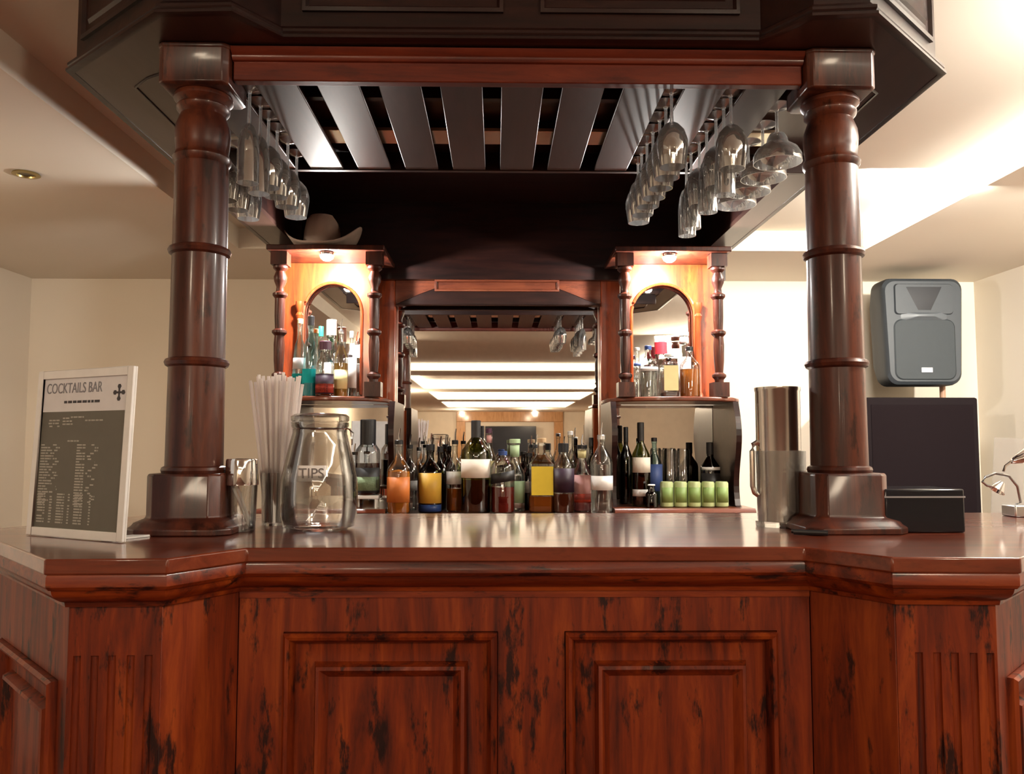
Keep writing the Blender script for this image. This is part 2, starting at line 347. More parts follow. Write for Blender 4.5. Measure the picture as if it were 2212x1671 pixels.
# centre face board with two raised panels
mx, l = face(5, 6)
fr = MB(); fr.mx = mx
def loc_x(px, y): return X(px, y, 1400) - body[5][0]
yc = body[5][1]
p1 = (loc_x(612, yc), loc_x(1076, yc)); p2 = (loc_x(1219, yc), loc_x(1677, yc)); pz1 = Z(1362, yc); pz0 = .16
fr.box(0, p1[0], 0, .02, 0, zb).box(p1[1], p2[0], 0, .02, 0, zb).box(p2[1], l, 0, .02, 0, zb)
fr.box(p1[0], p1[1], 0, .02, pz1, zb).box(p2[0], p2[1], 0, .02, pz1, zb).box(p1[0], p1[1], 0, .02, 0, pz0).box(p2[0], p2[1], 0, .02, 0, pz0)
fr.build('front_frame', M['wood_v'], bc, smooth=False)
for a, b in (p1, p2):
    pm = MB(); pm.mx = mx; pm.panel(a, b, pz0, pz1, 0, LOOP); pm.build('raised_panel', M['wood_v'], bc)
bd = MB(); bd.mx = mx; bd.box(.0, l, -.003, 0, zb - .012, zb); bd.build('frieze_strip', M['wood_h'], bc)
# diagonal return boards
for i, j in ((4, 5), (6, 7)):
    mx, l = face(i, j); q = MB(); q.mx = mx; q.box(.001, l - .001, 0, .02, 0, zb); q.build('corner_board', M['wood_v'], bc, bevel=.002)
# fluted pilasters
for i, j, fl in ((3, 4, (165, 203, 240, 280, 318)), (7, 8, (1985, 2023, 2060, 2099, 2134))):
    mx, l = face(i, j); q = MB(); q.mx = mx
    zf = Z(1412, body[i][1]); pts = [(0, .02), (0, 0)]
    for p in fl:
        xx = X(p, body[i][1], 1450) - body[i][0]; r = .0065
        for k in range(9):
            a = PI * k / 8; pts.append((xx - r * math.cos(a), r * .9 * math.sin(a)))
    pts += [(l, 0), (l, .02)]
    q.prism(pts, .15, zf); q.box(0, l, 0, .02, zf, zb); q.box(-.006, l + .006, -.006, .02, 0, .15)
    q.build('fluted_pilaster', M['wood_v'], bc, smooth=False)
# side wings with panels
for i, j in ((2, 3), (8, 9)):
    mx, l = face(i, j); q = MB(); q.mx = mx
    a, b = .055, l - .05; z1 = zb - .13
    q.box(0, a, 0, .02, 0, zb).box(b, l, 0, .02, 0, zb).box(a, b, 0, .02, z1, zb).box(a, b, 0, .02, 0, pz0)
    q.build('side_frame', M['wood_v'], bc, smooth=False)
    pm = MB(); pm.mx = mx; pm.panel(a, b, pz0, z1, 0, LOOP); pm.build('raised_panel', M['wood_v'], bc)
mx, l = face(1, 2)
q = MB(); q.mx = mx; q.box(0, l, 0, .02, 0, zb); q.build('side_frame', M['wood_v'], bc)
mx, l = face(9, 10)
q = MB(); q.mx = mx; q.box(0, l, 0, .02, 0, zb); q.build('side_frame', M['wood_v'], bc)

# ------------------------------------------------------------------ columns
SOF = EYE + .86
def column(cx, cy, label):
    t = thing('bar_column', label, 'column', (cx, cy, CT), 'turned columns holding up the bar canopy')
    h0 = CT + .0006
    MB().square_lathe([(.108, h0), (.108, h0 + .012), (.100, h0 + .018), (.096, h0 + .024), (.079, h0 + .032), (.077, h0 + .038), (.077, h0 + .118), (.074, h0 + .124)], cx, cy, .13).build('base_block', M['column'], t, bevel=.002)
    b = h0 + .124; T = EYE + .775; H = T - b
    pr = [(0, b), (.066, b), (.068, b + .006), (.066, b + .012), (.060, b + .015)]
    def ring(z, r, R=.006): return [(r, z - .011), (r + R * .7, z - .007), (r + R, z), (r + R * .7, z + .006), (r, z + .009)]
    for py, r in ((785, .0585), (547, .0575)): pr += [(q1, q2) for q1, q2 in ring(Z(py, cy), r, .009)]
    zz = lambda py: Z(py, 1.745)
    pr += [(.0565, zz(350)), (.056, zz(345)), (.061, zz(338)), (.062, zz(330)), (.058, zz(324)), (.0555, zz(318)), (.0575, zz(300)), (.059, zz(280)), (.057, zz(260)),
           (.051, zz(244)), (.048, zz(236)), (.051, zz(232)), (.056, zz(226)), (.057, zz(219)), (.053, zz(214)), (.058, zz(208)), (.063, zz(203)), (.063, zz(197)), (.060, zz(192)), (0, zz(192))]
    MB().lathe(pr, cx, cy, 40).build('turned_shaft', M['column'], t)
    z0 = zz(192) + .0005
    MB().square_lathe([(.070, z0), (.075, z0 + .004), (.075, SOF - .012), (.077, SOF - .008), (.077, SOF - .001)], cx, cy, .08).build('capital_block', M['column'], t, bevel=.002)
CLX, CRX, CY = -.652, .752, 1.80
column(CLX, CY, 'turned red-brown wooden column on the left side of the bar top')
column(CRX, CY, 'turned red-brown wooden column on the right side of the bar top')

# ------------------------------------------------------------------ canopy
cn = thing('bar_canopy', 'dark wooden canopy with panelled soffit over the bar', 'canopy', (0, 2.6, SOF))
OUT = [(-.99, 3.66), (-.99, 1.875), (-.681, 1.612), (-.532, 1.605), (-.457, 1.708), (.565, 1.704), (.640, 1.600), (.762, 1.588), (1.04, 1.849), (1.04, 3.66)]
IN_L, IN_R, YM = -.873, .935, 2.42
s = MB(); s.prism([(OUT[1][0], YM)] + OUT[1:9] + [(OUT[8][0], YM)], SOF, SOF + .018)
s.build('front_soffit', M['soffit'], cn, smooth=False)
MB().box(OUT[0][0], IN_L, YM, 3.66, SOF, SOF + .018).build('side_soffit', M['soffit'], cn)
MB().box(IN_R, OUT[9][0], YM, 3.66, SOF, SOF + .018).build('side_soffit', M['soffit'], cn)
# dark joint beads on the soffit
def bead(pts):
    m = MB(); m.tube([(a, b, SOF - .0005) for a, b in pts], .0035, 8); m.build('joint_bead', M['dark'], cn)
bead([(IN_L, YM), (IN_L, 1.955), (IN_L + .05, 1.905), (-.75, 1.86)]); bead([(IN_R, YM), (IN_R, 1.955), (IN_R - .05, 1.905), (.84, 1.86)])
CZ = TZ - .002
fp = [(-.010, SOF - .001), (.004, SOF - .001), (.008, SOF), (.008, SOF + .006), (.002, SOF + .010), (.005, SOF + .014), (.005, SOF + .020), (-.006, SOF + .027), (-.012, SOF + .034), (-.012, CZ), (-.03, CZ), (-.03, SOF + .02), (-.010, SOF + .017)]
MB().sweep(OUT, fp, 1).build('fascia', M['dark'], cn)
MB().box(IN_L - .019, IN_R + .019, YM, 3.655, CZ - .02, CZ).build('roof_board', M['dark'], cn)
# applied panels on the fascia
def fpanel(a, b):
    A, B = Vector((*a, 0)), Vector((*b, 0)); d = B - A; l = d.length; d.normalize(); n = Vector((d.y, -d.x, 0))
    A = A - n * .012
    mx = Matrix(((d.x, -n.x, 0, A.x), (d.y, -n.y, 0, A.y), (0, 0, 1, 0), (0, 0, 0, 1)))
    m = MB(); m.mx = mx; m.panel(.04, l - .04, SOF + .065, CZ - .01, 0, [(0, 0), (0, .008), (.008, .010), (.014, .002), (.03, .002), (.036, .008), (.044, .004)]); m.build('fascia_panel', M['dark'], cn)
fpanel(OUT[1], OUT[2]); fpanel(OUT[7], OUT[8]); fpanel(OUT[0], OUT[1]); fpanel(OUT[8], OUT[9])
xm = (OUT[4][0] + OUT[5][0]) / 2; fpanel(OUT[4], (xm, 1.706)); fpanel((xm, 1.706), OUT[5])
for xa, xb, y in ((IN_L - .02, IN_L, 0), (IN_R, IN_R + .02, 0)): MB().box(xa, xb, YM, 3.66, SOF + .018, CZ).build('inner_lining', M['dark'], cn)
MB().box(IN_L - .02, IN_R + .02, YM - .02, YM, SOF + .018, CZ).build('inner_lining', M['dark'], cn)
# front beam between the column capitals
ZB = EYE + .789
bm_ = thing('front_beam', 'red-brown wooden beam across the bar front between the two columns', 'beam', (.05, 1.76, ZB))
bx0, bx1 = CLX + .0775, CRX - .0775
MB().box(bx0, bx1, 1.755, 1.782, ZB, SOF - .002).build('board', M['beam'], bm_, bevel=.003)
MB().sweep([(bx0, 1.755), (bx1, 1.755)], [(-.001, SOF - .030), (.006, SOF - .028), (.010, SOF - .022), (.010, SOF - .018), (.018, SOF - .012), (.022, SOF - .004), (-.001, SOF - .004)]).build('moulding', M['beam'], bm_)
# glass rack
ZR = EYE + .806
rk = thing('glass_rack', 'dark wooden slatted rack for hanging stemware under the canopy', 'glass rack', (0, 2.1, ZR))
G0, PT = -.567, .139
for k in range(-1, 9):
    xc = G0 + PT * (k + .5)
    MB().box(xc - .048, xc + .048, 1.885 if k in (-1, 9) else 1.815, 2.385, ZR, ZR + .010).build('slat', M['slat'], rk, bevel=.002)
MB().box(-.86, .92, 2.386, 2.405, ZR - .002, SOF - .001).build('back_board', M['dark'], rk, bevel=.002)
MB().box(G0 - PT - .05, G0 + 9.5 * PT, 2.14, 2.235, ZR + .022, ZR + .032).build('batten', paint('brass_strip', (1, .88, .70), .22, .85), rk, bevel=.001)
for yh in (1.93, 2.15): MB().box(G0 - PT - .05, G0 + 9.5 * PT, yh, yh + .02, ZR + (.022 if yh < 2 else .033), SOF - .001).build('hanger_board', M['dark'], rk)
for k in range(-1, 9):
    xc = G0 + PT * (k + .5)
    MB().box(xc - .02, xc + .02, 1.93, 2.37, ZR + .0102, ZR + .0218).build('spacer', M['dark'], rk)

# ------------------------------------------------------------------ hanging stemware
def lathe_obj(name, prof, m, parent, n=24, **k): return MB().lathe(prof, *([WORLD[parent.name].x, WORLD[parent.name].y]), n=n).build(name, m, parent, **k)
KINDS = {}
def make_glass(kind, label, group):
    t = thing({'wine': 'wine_glass', 'flute': 'champagne_flute', 'coupe': 'cocktail_glass'}[kind], label, {'wine': 'wine glass', 'flute': 'champagne flute', 'coupe': 'cocktail glass'}[kind], (0, 0, 0), group)
    # upside down, origin at the underside of the foot (top), hanging to -z
    foot = [(0, 0), (.034, 0), (.0345, -.002), (.02, -.005), (.006, -.010), (.004, -.014)]
    if kind == 'wine':
        st = [(.004, -.014), (.0035, -.04), (.0045, -.078)]; bw = [(.0045, -.078), (.016, -.085), (.029, -.100), (.036, -.122), (.0365, -.140), (.033, -.165), (.030, -.185), (.0288, -.185), (.0320, -.164), (.0352, -.139), (.0345, -.122), (.028, -.102), (.014, -.088), (0, -.082)]
    elif kind == 'flute':
        st = [(.004, -.014), (.0035, -.05), (.0045, -.085)]; bw = [(.0045, -.085), (.014, -.095), (.021, -.115), (.0245, -.15), (.0245, -.225), (.0235, -.225), (.0235, -.15), (.020, -.117), (.012, -.098), (0, -.09)]
    else:
        st = [(.004, -.014), (.0035, -.04), (.005, -.066)]; bw = [(.005, -.066), (.018, -.071), (.024, -.082), (.026, -.092), (.048, -.108), (.057, -.125), (.0575, -.142), (.056, -.142), (.0552, -.126), (.046, -.110), (.024, -.094), (.022, -.083), (.016, -.074), (0, -.070)]
    foot = [(r, z) for r, z in foot]
    MB().lathe(foot, n=28).build('foot', M['glass_foot'], t); MB().lathe(st, n=12).build('stem', M['glass_hang'], t); MB().lathe(bw, n=32).build('bowl', M['glass_hang'], t)
    return t
def dup(root, loc, rz=0, label=None, group=None):
    r = root.copy(); C.objects.link(r); r.location = loc; r.rotation_euler = (0, 0, rz)
    if label: r['label'] = label
    if group: r['group'] = group
    for ch in list(root.children):
        d = ch.copy(); C.objects.link(d); d.parent = r
        for g in list(ch.children):
            e_ = g.copy(); C.objects.link(e_); e_.parent = d
    return r
ORD = ['nearest the front beam', 'second from the front beam', 'third from the front beam', 'fourth from the front beam', 'fifth from the front beam', 'sixth from the front beam', 'farthest back']
rows = [(-1, 'wine', 'the outermost left row', [1.95, 2.04, 2.13, 2.22, 2.31]),
        (0, 'wine', 'the inner left row', [1.86, 1.94, 2.02, 2.10, 2.19, 2.29]),
        (7, 'wine', 'the innermost right row', [1.85, 1.93, 2.01, 2.09, 2.17, 2.25, 2.33]),
        (8, 'flute', 'the middle right row', [1.86, 1.93, 2.0, 2.08, 2.16, 2.24, 2.32]),
        (9, 'coupe', 'the outermost right row', [1.94, 2.06, 2.18, 2.30])]
first = {}
CATN = {'wine': 'wine glass', 'flute': 'champagne flute', 'coupe': 'wide-rimmed cocktail glass'}
random.seed(4)
for k, kind, where, yy in rows:
    xg = G0 + PT * k
    for i, y in enumerate(yy):
        kd = kind
        if k == 0 and i < 2: kd = 'flute'
        if k == 8 and i in (0, 2, 4): kd = 'wine'
        o_ = 'farthest back' if i == len(yy) - 1 else ORD[i]
        lb = f'{CATN[kd]} hanging in {where}, {o_}'
        lo = (xg + random.uniform(-.004, .004), y, ZR + .0135)
        if kd not in first:
            t = make_glass(kd, lb, 'stemware hanging from the rack'); t.location = lo; first[kd] = t
        else: dup(first[kd], lo, random.random() * 6, lb)

# ------------------------------------------------------------------ back bar
BZ = EYE - .27
bb = thing('back_bar', 'red-brown wooden back bar with big central mirror and two arched side niches', 'back bar', (.02, 3.5, 0))
MB().box(-.97, .99, 3.24, 3.82, 0, BZ - .025).build('cabinet', M['back_v'], bb, bevel=.003)
MB().box(-1.0, 1.02, 3.14, 3.84, BZ - .025, BZ).build('worktop', M['back_h'], bb, bevel=.005)
YMR = 3.76; YP = 3.70
mx0, mx1, mz1 = X(846, YMR), X(1304, YMR), Z(645, YMR)
MB().box(mx0, mx1, YMR, YMR + .006, BZ + .002, mz1 + .03).build('centre_mirror', M['mirror'], bb)
a0, a1 = X(806, YP), X(1342, YP); b0, b1 = X(852, YP), X(1299, YP)
HB = SOF + .20
MB().box(a0, b0, YP, YP + .055, BZ + .001, Z(600, YP)).build('pilaster', M['back_v'], bb, bevel=.005)
MB().box(b1, a1, YP, YP + .055, BZ + .001, Z(600, YP)).build('pilaster', M['back_v'], bb, bevel=.005)
MB().box(a0, a1, YP, YP + .055, Z(654, YP), Z(600, YP) + 0).build('lintel_infill', M['back_h'], bb) if False else None
h = MB(); zz = lambda p: Z(p, YP)
h.prism([(b0, zz(599)), (b0, zz(654)), (X(885, YP), zz(652)), (X(1255, YP), zz(652)), (b1, zz(654)), (b1, zz(599))], YP, YP + .05, 'Y'); h.build('arched_lintel', M['back_h'], bb)
# dark arch moulding over the mirror
ar = MB(); pts = [(b0, zz(660)), (X(880, YP), zz(648)), (X(905, YP), zz(637)), (X(938, YP), zz(625)), (X(1208, YP), zz(625)), (X(1240, YP), zz(637)), (X(1266, YP), zz(648)), (b1, zz(660))]
ar.prism(pts, YP - .025, YP - .001, 'Y'); ar.build('arch_moulding', M['dark'], bb, bevel=.004)
pl = MB(); pl.panel(X(938, YP), X(1208, YP), zz(632), zz(607), YP - .001, [(0, 0), (0, .032), (.008, .034), (.012, .026), (.02, .026)]); pl.build('plaque', M['back_h'], bb, bevel=.001)
# tall header board up into the canopy
MB().box(IN_L - .1, IN_R + .1, 3.661, 3.695, Z(603, 3.66), CZ - .001).build('rear_board', M['dark'], cn)
MB().box(a0, a1, YP, YP + .05, Z(600, YP) + .001, SOF).build('header', M['back_h'], bb)
SZ = EYE + .188   # top of the side shelves
TPZ = EYE + .775  # underside of the niche tops
YPOST = 3.33; YA = 3.52
def post(name, cx, cy, z0, z1, R, parent, m):
    H = z1 - z0; q = [(0, 0), (1, 0), (1, .09), (.55, .10), (.55, .12), (.85, .14), (.85, .155), (.5, .17), (.62, .25), (.66, .36), (.58, .42), (.9, .44), (.9, .455), (.55, .47), (.62, .56),
                      (.62, .68), (.9, .70), (.9, .715), (.5, .73), (.45, .76), (.75, .80), (.8, .83), (.55, .87), (.9, .89), (.9, .905), (.6, .92), (.95, .94), (.95, 1), (0, 1)]
    pb = MB(); pb.lathe([(r * R, z0 + H * z) for r, z in q[3:-3]] , cx, cy, 20)
    pb.box(cx - R, cx + R, cy - R, cy + R, z0, z0 + .10 * H).box(cx - R, cx + R, cy - R, cy + R, z0 + .91 * H, z1)
    return pb.build(name, m, parent)
def niche(s, shelf, outer_px, inner_px, archx, brd, ax_out):
    # s: -1 left, 1 right
    x_o, x_i = X(outer_px, YPOST), X(inner_px, YPOST)
    post('turned_post', x_o, YPOST, SZ + .001, TPZ, .033, bb, M['column']); post('turned_post', x_i, YPOST, SZ + .001, TPZ, .033, bb, M['column'])  # darker column wood carries the shade the posts stand in
    lo, hi = sorted((x_o, x_i)); 
    MB().box(lo - .045, hi + .045, 3.27, 3.62, TPZ + .001, TPZ + .022).build('niche_top', M['column'], bb, bevel=.004)
    # arched board
    L, R_ = sorted((X(brd[0], YA), X(brd[1], YA))); a, b = X(archx[0], YA), X(archx[1], YA); cx = (a + b) / 2; r = (b - a) / 2
    zs = Z(678, YA); zt_ = TPZ; rz = Z(612, YA) - zs
    m = MB(); pts = []
    for k in range(25):
        t = PI - PI * k / 24; pts.append((cx + r * math.cos(t), zs + rz * math.sin(t)))
    vs = []; fs = []
    for y in (YA, YA + .025):
        for p in pts: vs.append((p[0], y, p[1])); vs.append((p[0], y, zt_))
    n = len(pts) * 2
    for k in range(24):
        fs += [(2 * k, 2 * k + 2, 2 * k + 3, 2 * k + 1), (n + 2 * k, n + 2 * k + 1, n + 2 * k + 3, n + 2 * k + 2), (2 * k, n + 2 * k, n + 2 * k + 2, 2 * k + 2)]
    m.add(vs, fs); m.box(L, a, YA, YA + .025, SZ + .001, zt_).box(b, R_, YA, YA + .025, SZ + .001, zt_)
    m.build('arched_board', M['back_v'], bb)
    # bead round the arch
    ring = [(p[0], YA - .003, p[1]) for p in pts]; ring = [(a, YA - .003, SZ + .02)] + ring + [(b, YA - .003, SZ + .02)]
    mm = MB(); mm.tube(ring, .0065, 8); mm.build('arch_bead', M['back_v'], bb)
    MB().box(L, R_, YA + .03, YA + .036, SZ + .001, zt_).build('niche_mirror', M['mirror'], bb)
    xq = a - .012 if s < 0 else b + .012
    pq = MB(); hh = Z(655, YA) - SZ; z0 = SZ + .001
    pq.lathe([(.0, z0), (.016, z0), (.016, z0 + .02), (.010, z0 + .03), (.012, z0 + hh * .4), (.010, z0 + hh * .8), (.017, z0 + hh * .86), (.010, z0 + hh * .89), (.018, z0 + hh * .95), (.018, z0 + hh), (0, z0 + hh)], xq, YA - .022, 16)
    pq.build('slim_post', M['back_v'], bb)
    # bow fronted shelf
    l_, r_ = X(shelf[0], 3.45), X(shelf[1], 3.45); pts = [(r_, 3.60), (l_, 3.60), (l_, 3.42)]
    for k in range(13):
        t = k / 12; pts.append((l_ + (r_ - l_) * t, 3.42 - .16 * math.sin(PI * t) ** .45))
    pts.append((r_, 3.42))
    q = []
    for p in pts:
        if not q or (abs(p[0] - q[-1][0]) + abs(p[1] - q[-1][1])) > 1e-4: q.append(p)
    MB().prism(q, SZ - .018, SZ).build('shelf', M['back_h'], bb, bevel=.005)
    # under-shelf sides
    zc = SZ - .019
    xi = X(ax_out[1], 3.30)
    def curve_panel(x, th):
        pr = [(3.60, BZ + .021), (3.60, zc), (3.29, zc)]
        for k in range(17):
            t = k / 16; z = zc - .01 - (zc - BZ - .035) * t
            y = 3.285 - .030 * math.sin(t * 2 * PI * .9) - .02 * t
            pr.append((y, z))
        pr.append((3.26, BZ + .021))
        MB().prism(pr, x, x + th, 'X').build('curved_side', M['dark'], bb, smooth=False)
    xo = X(ax_out[0], 3.30)
    curve_panel(min(xo, xo - s * .022), .022); curve_panel(min(xi, xi - s * .022) if s < 0 else xi, .022)
    lo2, hi2 = sorted((xi, xo))
    MB().box(lo2, hi2, 3.605, 3.611, BZ + .002, zc).build('lower_mirror', M['mirror'], bb)
    MB().sweep([(lo2 - (0 if s > 0 else .03), 3.185), (hi2 + (.03 if s > 0 else 0), 3.185)], [(-.42, BZ + .001), (0, BZ + .001), (.004, BZ + .006), (0, BZ + .014), (-.008, BZ + .020), (-.42, BZ + .020)]).build('plinth', M['back_h'], bb)
    return x_o, x_i
niche(-1, (592, 838), 600, 806, (652, 779), (606, 812), (590, 842))
niche(1, (1308, 1592), 1555, 1352, (1366, 1503), (1345, 1560), (1594, 1318))
# small spot lamps under the niche tops
def spot(px, py, label):
    x, z = at(px, py, 3.31)
    t = thing('niche_spotlight', label, 'spotlight', (x, 3.31, TPZ), 'small bright spotlights over the side niches')
    MB().lathe([(0, TPZ + .0005), (.026, TPZ + .0005), (.028, TPZ - .004), (.024, TPZ - .014), (.0215, TPZ - .014), (.0215, TPZ - .006), (0, TPZ - .006)], x, 3.31, 24).build('housing', M['chrome'], t)
    MB().lathe([(0, TPZ - .036), (.014, TPZ - .034), (.024, TPZ - .026), (.0285, TPZ - .0145), (.0205, TPZ - .0142), (.0205, TPZ - .0065), (0, TPZ - .0065)], x, 3.31, 20).build('bulb', coveled('spot_bulb', 260, (.93, .97, 1)), t)
    l = lamp('niche_spot_beam', 'POINT', (x, 3.31, TPZ - .055), 22, (1, .95, .88), size=.018); return t
spot(706, 550, 'small bright spotlight over the left arched niche'); spot(1446, 552, 'small bright spotlight over the right arched niche')

# cowboy hat on the left niche top
hx, hz = X(688, 3.40), TPZ + .0225
ht = thing('cowboy_hat', 'pale felt cowboy hat resting on top of the left arched niche', 'hat', (hx, 3.42, hz))
felt = paint('pale_felt', (.62, .50, .44), .9)
def hat():
    n = 40; vs = []; fs = []; rings = []
    prof = [(1.0, .012), (.85, .008), (.68, .004), (.52, .006)]
    for j, (r, z) in enumerate(prof):
        for k in range(n):
            a = 2 * PI * k / n; x = r * .165 * math.cos(a); y = r * .150 * math.sin(a)
            up = .115 * (abs(math.cos(a)) ** 3) * max(0, r - .5) ** 1.4 * 2.2
            vs.append((hx + x, 3.42 + y * (1 - .1 * abs(math.cos(a))), hz + z + up))
    fs = [(j * n + k, j * n + (k + 1) % n, (j + 1) * n + (k + 1) % n, (j + 1) * n + k) for j in range(3) for k in range(n)]
    b = MB().add(vs, fs); o = b.build('brim', felt, ht, solid=.004)
    vs = []; pr = [(.53, .006), (.52, .04), (.49, .09), (.44, .132), (.34, .152), (.18, .146), (.02, .130)]
    for r, z in pr:
        for k in range(n):
            a = 2 * PI * k / n; d = -.020 * max(0, 1 - abs(math.sin(a)) * 2.2) * (z / .12) ** 4 if r < .5 else 0
            vs.append((hx + r * .150 * math.cos(a), 3.42 + r * .165 * math.sin(a), hz + z + d))
    fs = [(j * n + k, j * n + (k + 1) % n, (j + 1) * n + (k + 1) % n, (j + 1) * n + k) for j in range(len(pr) - 1) for k in range(n)] + [tuple((len(pr) - 1) * n + k for k in range(n))]
    MB().add(vs, fs).build('crown', felt, ht)
    MB().lathe([(.532, hz + .008), (.527, hz + .026)], hx, 3.42, n, sx=.151, sy=.166).build('hat_band', paint('brown_band', (.12, .07, .05), .7), ht)
hat()

# ------------------------------------------------------------------ bottles
def bottle(px, top, wpx, Y, base, label, glass='glass_clear', liq=None, lev=.5, lab=None, lz=(.15, .5), cap='black_plastic', caph=.06, pour=False,
           sh=.62, neck=.3, square=False, lab2=None, taper=0, cat='bottle', name='liquor_bottle', slant=False, neckcol=None):
    x = X(px, Y, 950); ztop = Z(top, Y); H = ztop - base; R = wid(wpx, Y) / 2
    if pour: H = H / 1.16
    t = thing(name, label, cat, (x, Y, base), 'bottles on the back bar')
    rn = R * neck; z = lambda f: base + .0005 + H * f
    fn = (lambda prof, nm_, m_, **k: MB().square_lathe(prof, x, Y, .16).build(nm_, m_, t, **k)) if square else (lambda prof, nm_, m_, **k: MB().lathe(prof, x, Y, 24).build(nm_, m_, t, **k))
    if square:
        prof = [(R * .96, z(0)), (R, z(.02)), (R, z(sh - .03)), (R * .85, z(sh)), (rn * 1.3, z(sh + .09)), (rn, z(sh + .12)), (rn, z(1 - caph)), ]
    else:
        prof = [(0, z(.0)), (R * .92, z(0)), (R, z(.02)), (R * (1 - taper * .5), z(sh - .06)), (R * (.93 - taper * .5), z(sh)), (R * .62, z(sh + .07)), (rn * 1.15, z(sh + .14)), (rn, z(sh + .2)), (rn, z(1 - caph - .03)), (rn * 1.15, z(1 - caph - .025)), (rn * 1.15, z(1 - caph)), (0, z(1 - caph))]
    fn(prof, 'glass_body', M[glass])
    if liq:
        q = .93; tl = min(lev, sh + .05)
        lp = [(0, z(.012)), (R * .9 * q, z(.012)), (R * q, z(.03)), (R * q, z(min(tl, sh - .05)))]
        if tl > sh: lp += [(R * .86 * q, z(sh)), (R * .6 * q, z(tl))]
        lp += [(0, z(tl))]
        if square: lp = [p for p in lp if p[0] > 0]
        fn(lp, 'liquid', LIQ[liq])
    def band(m_, z0, z1, nm_='label'):
        if square:
            MB().box(x - R * .86, x + R * .86, Y - R - .0012, Y - R - .0004, z(z0), z(z1)).build(nm_, M[m_], t)
        else:
            n = 16; vs = []; rr = R * 1.008
            for k in range(n + 1):
                a = -PI / 2 + (k / n - .5) * 2.7
                s_ = (k / n - .5) * (z(z1) - z(z0)) * (.5 if slant else 0)
                r0 = rr * (1 - taper * .5 * z0 / sh); r1 = rr * (1 - taper * .5 * z1 / sh)
                vs += [(x + r0 * math.cos(a), Y + r0 * math.sin(a), z(z0) + s_), (x + r1 * math.cos(a), Y + r1 * math.sin(a), z(z1) + s_)]
            MB().add(vs, [(2 * k, 2 * k + 2, 2 * k + 3, 2 * k + 1) for k in range(n)]).build(nm_, M[m_], t, solid=.0004)
    if lab: band(lab, *lz)
    if lab2: band(lab2[0], lab2[1], lab2[2], 'neck_label' if lab2[1] > .6 else 'lower_label')
    if neckcol:
        MB().lathe([(rn * 1.04, z(sh + .2)), (rn * 1.06, z(1 - caph - .02))], x, Y, 20).build('neck_foil', M[neckcol], t, solid=.0004)
    MB().lathe([(0, z(1 - caph) + .0002), (rn * 1.25, z(1 - caph) + .0002), (rn * 1.25, z(1) - .002), (rn * 1.1, z(1)), (0, z(1))], x, Y, 20).build('cap', M[cap], t)
    if pour:
        zc_ = z(1); q = H * .16
        MB().tube([(x, Y, zc_), (x, Y, zc_ + q * .45), (x + .004, Y - .004, zc_ + q)], [.004, .0035, .0025], 8).build('pour_spout', M['chrome'], t)
    return t
B = BZ; CN = 'standing on the back bar'
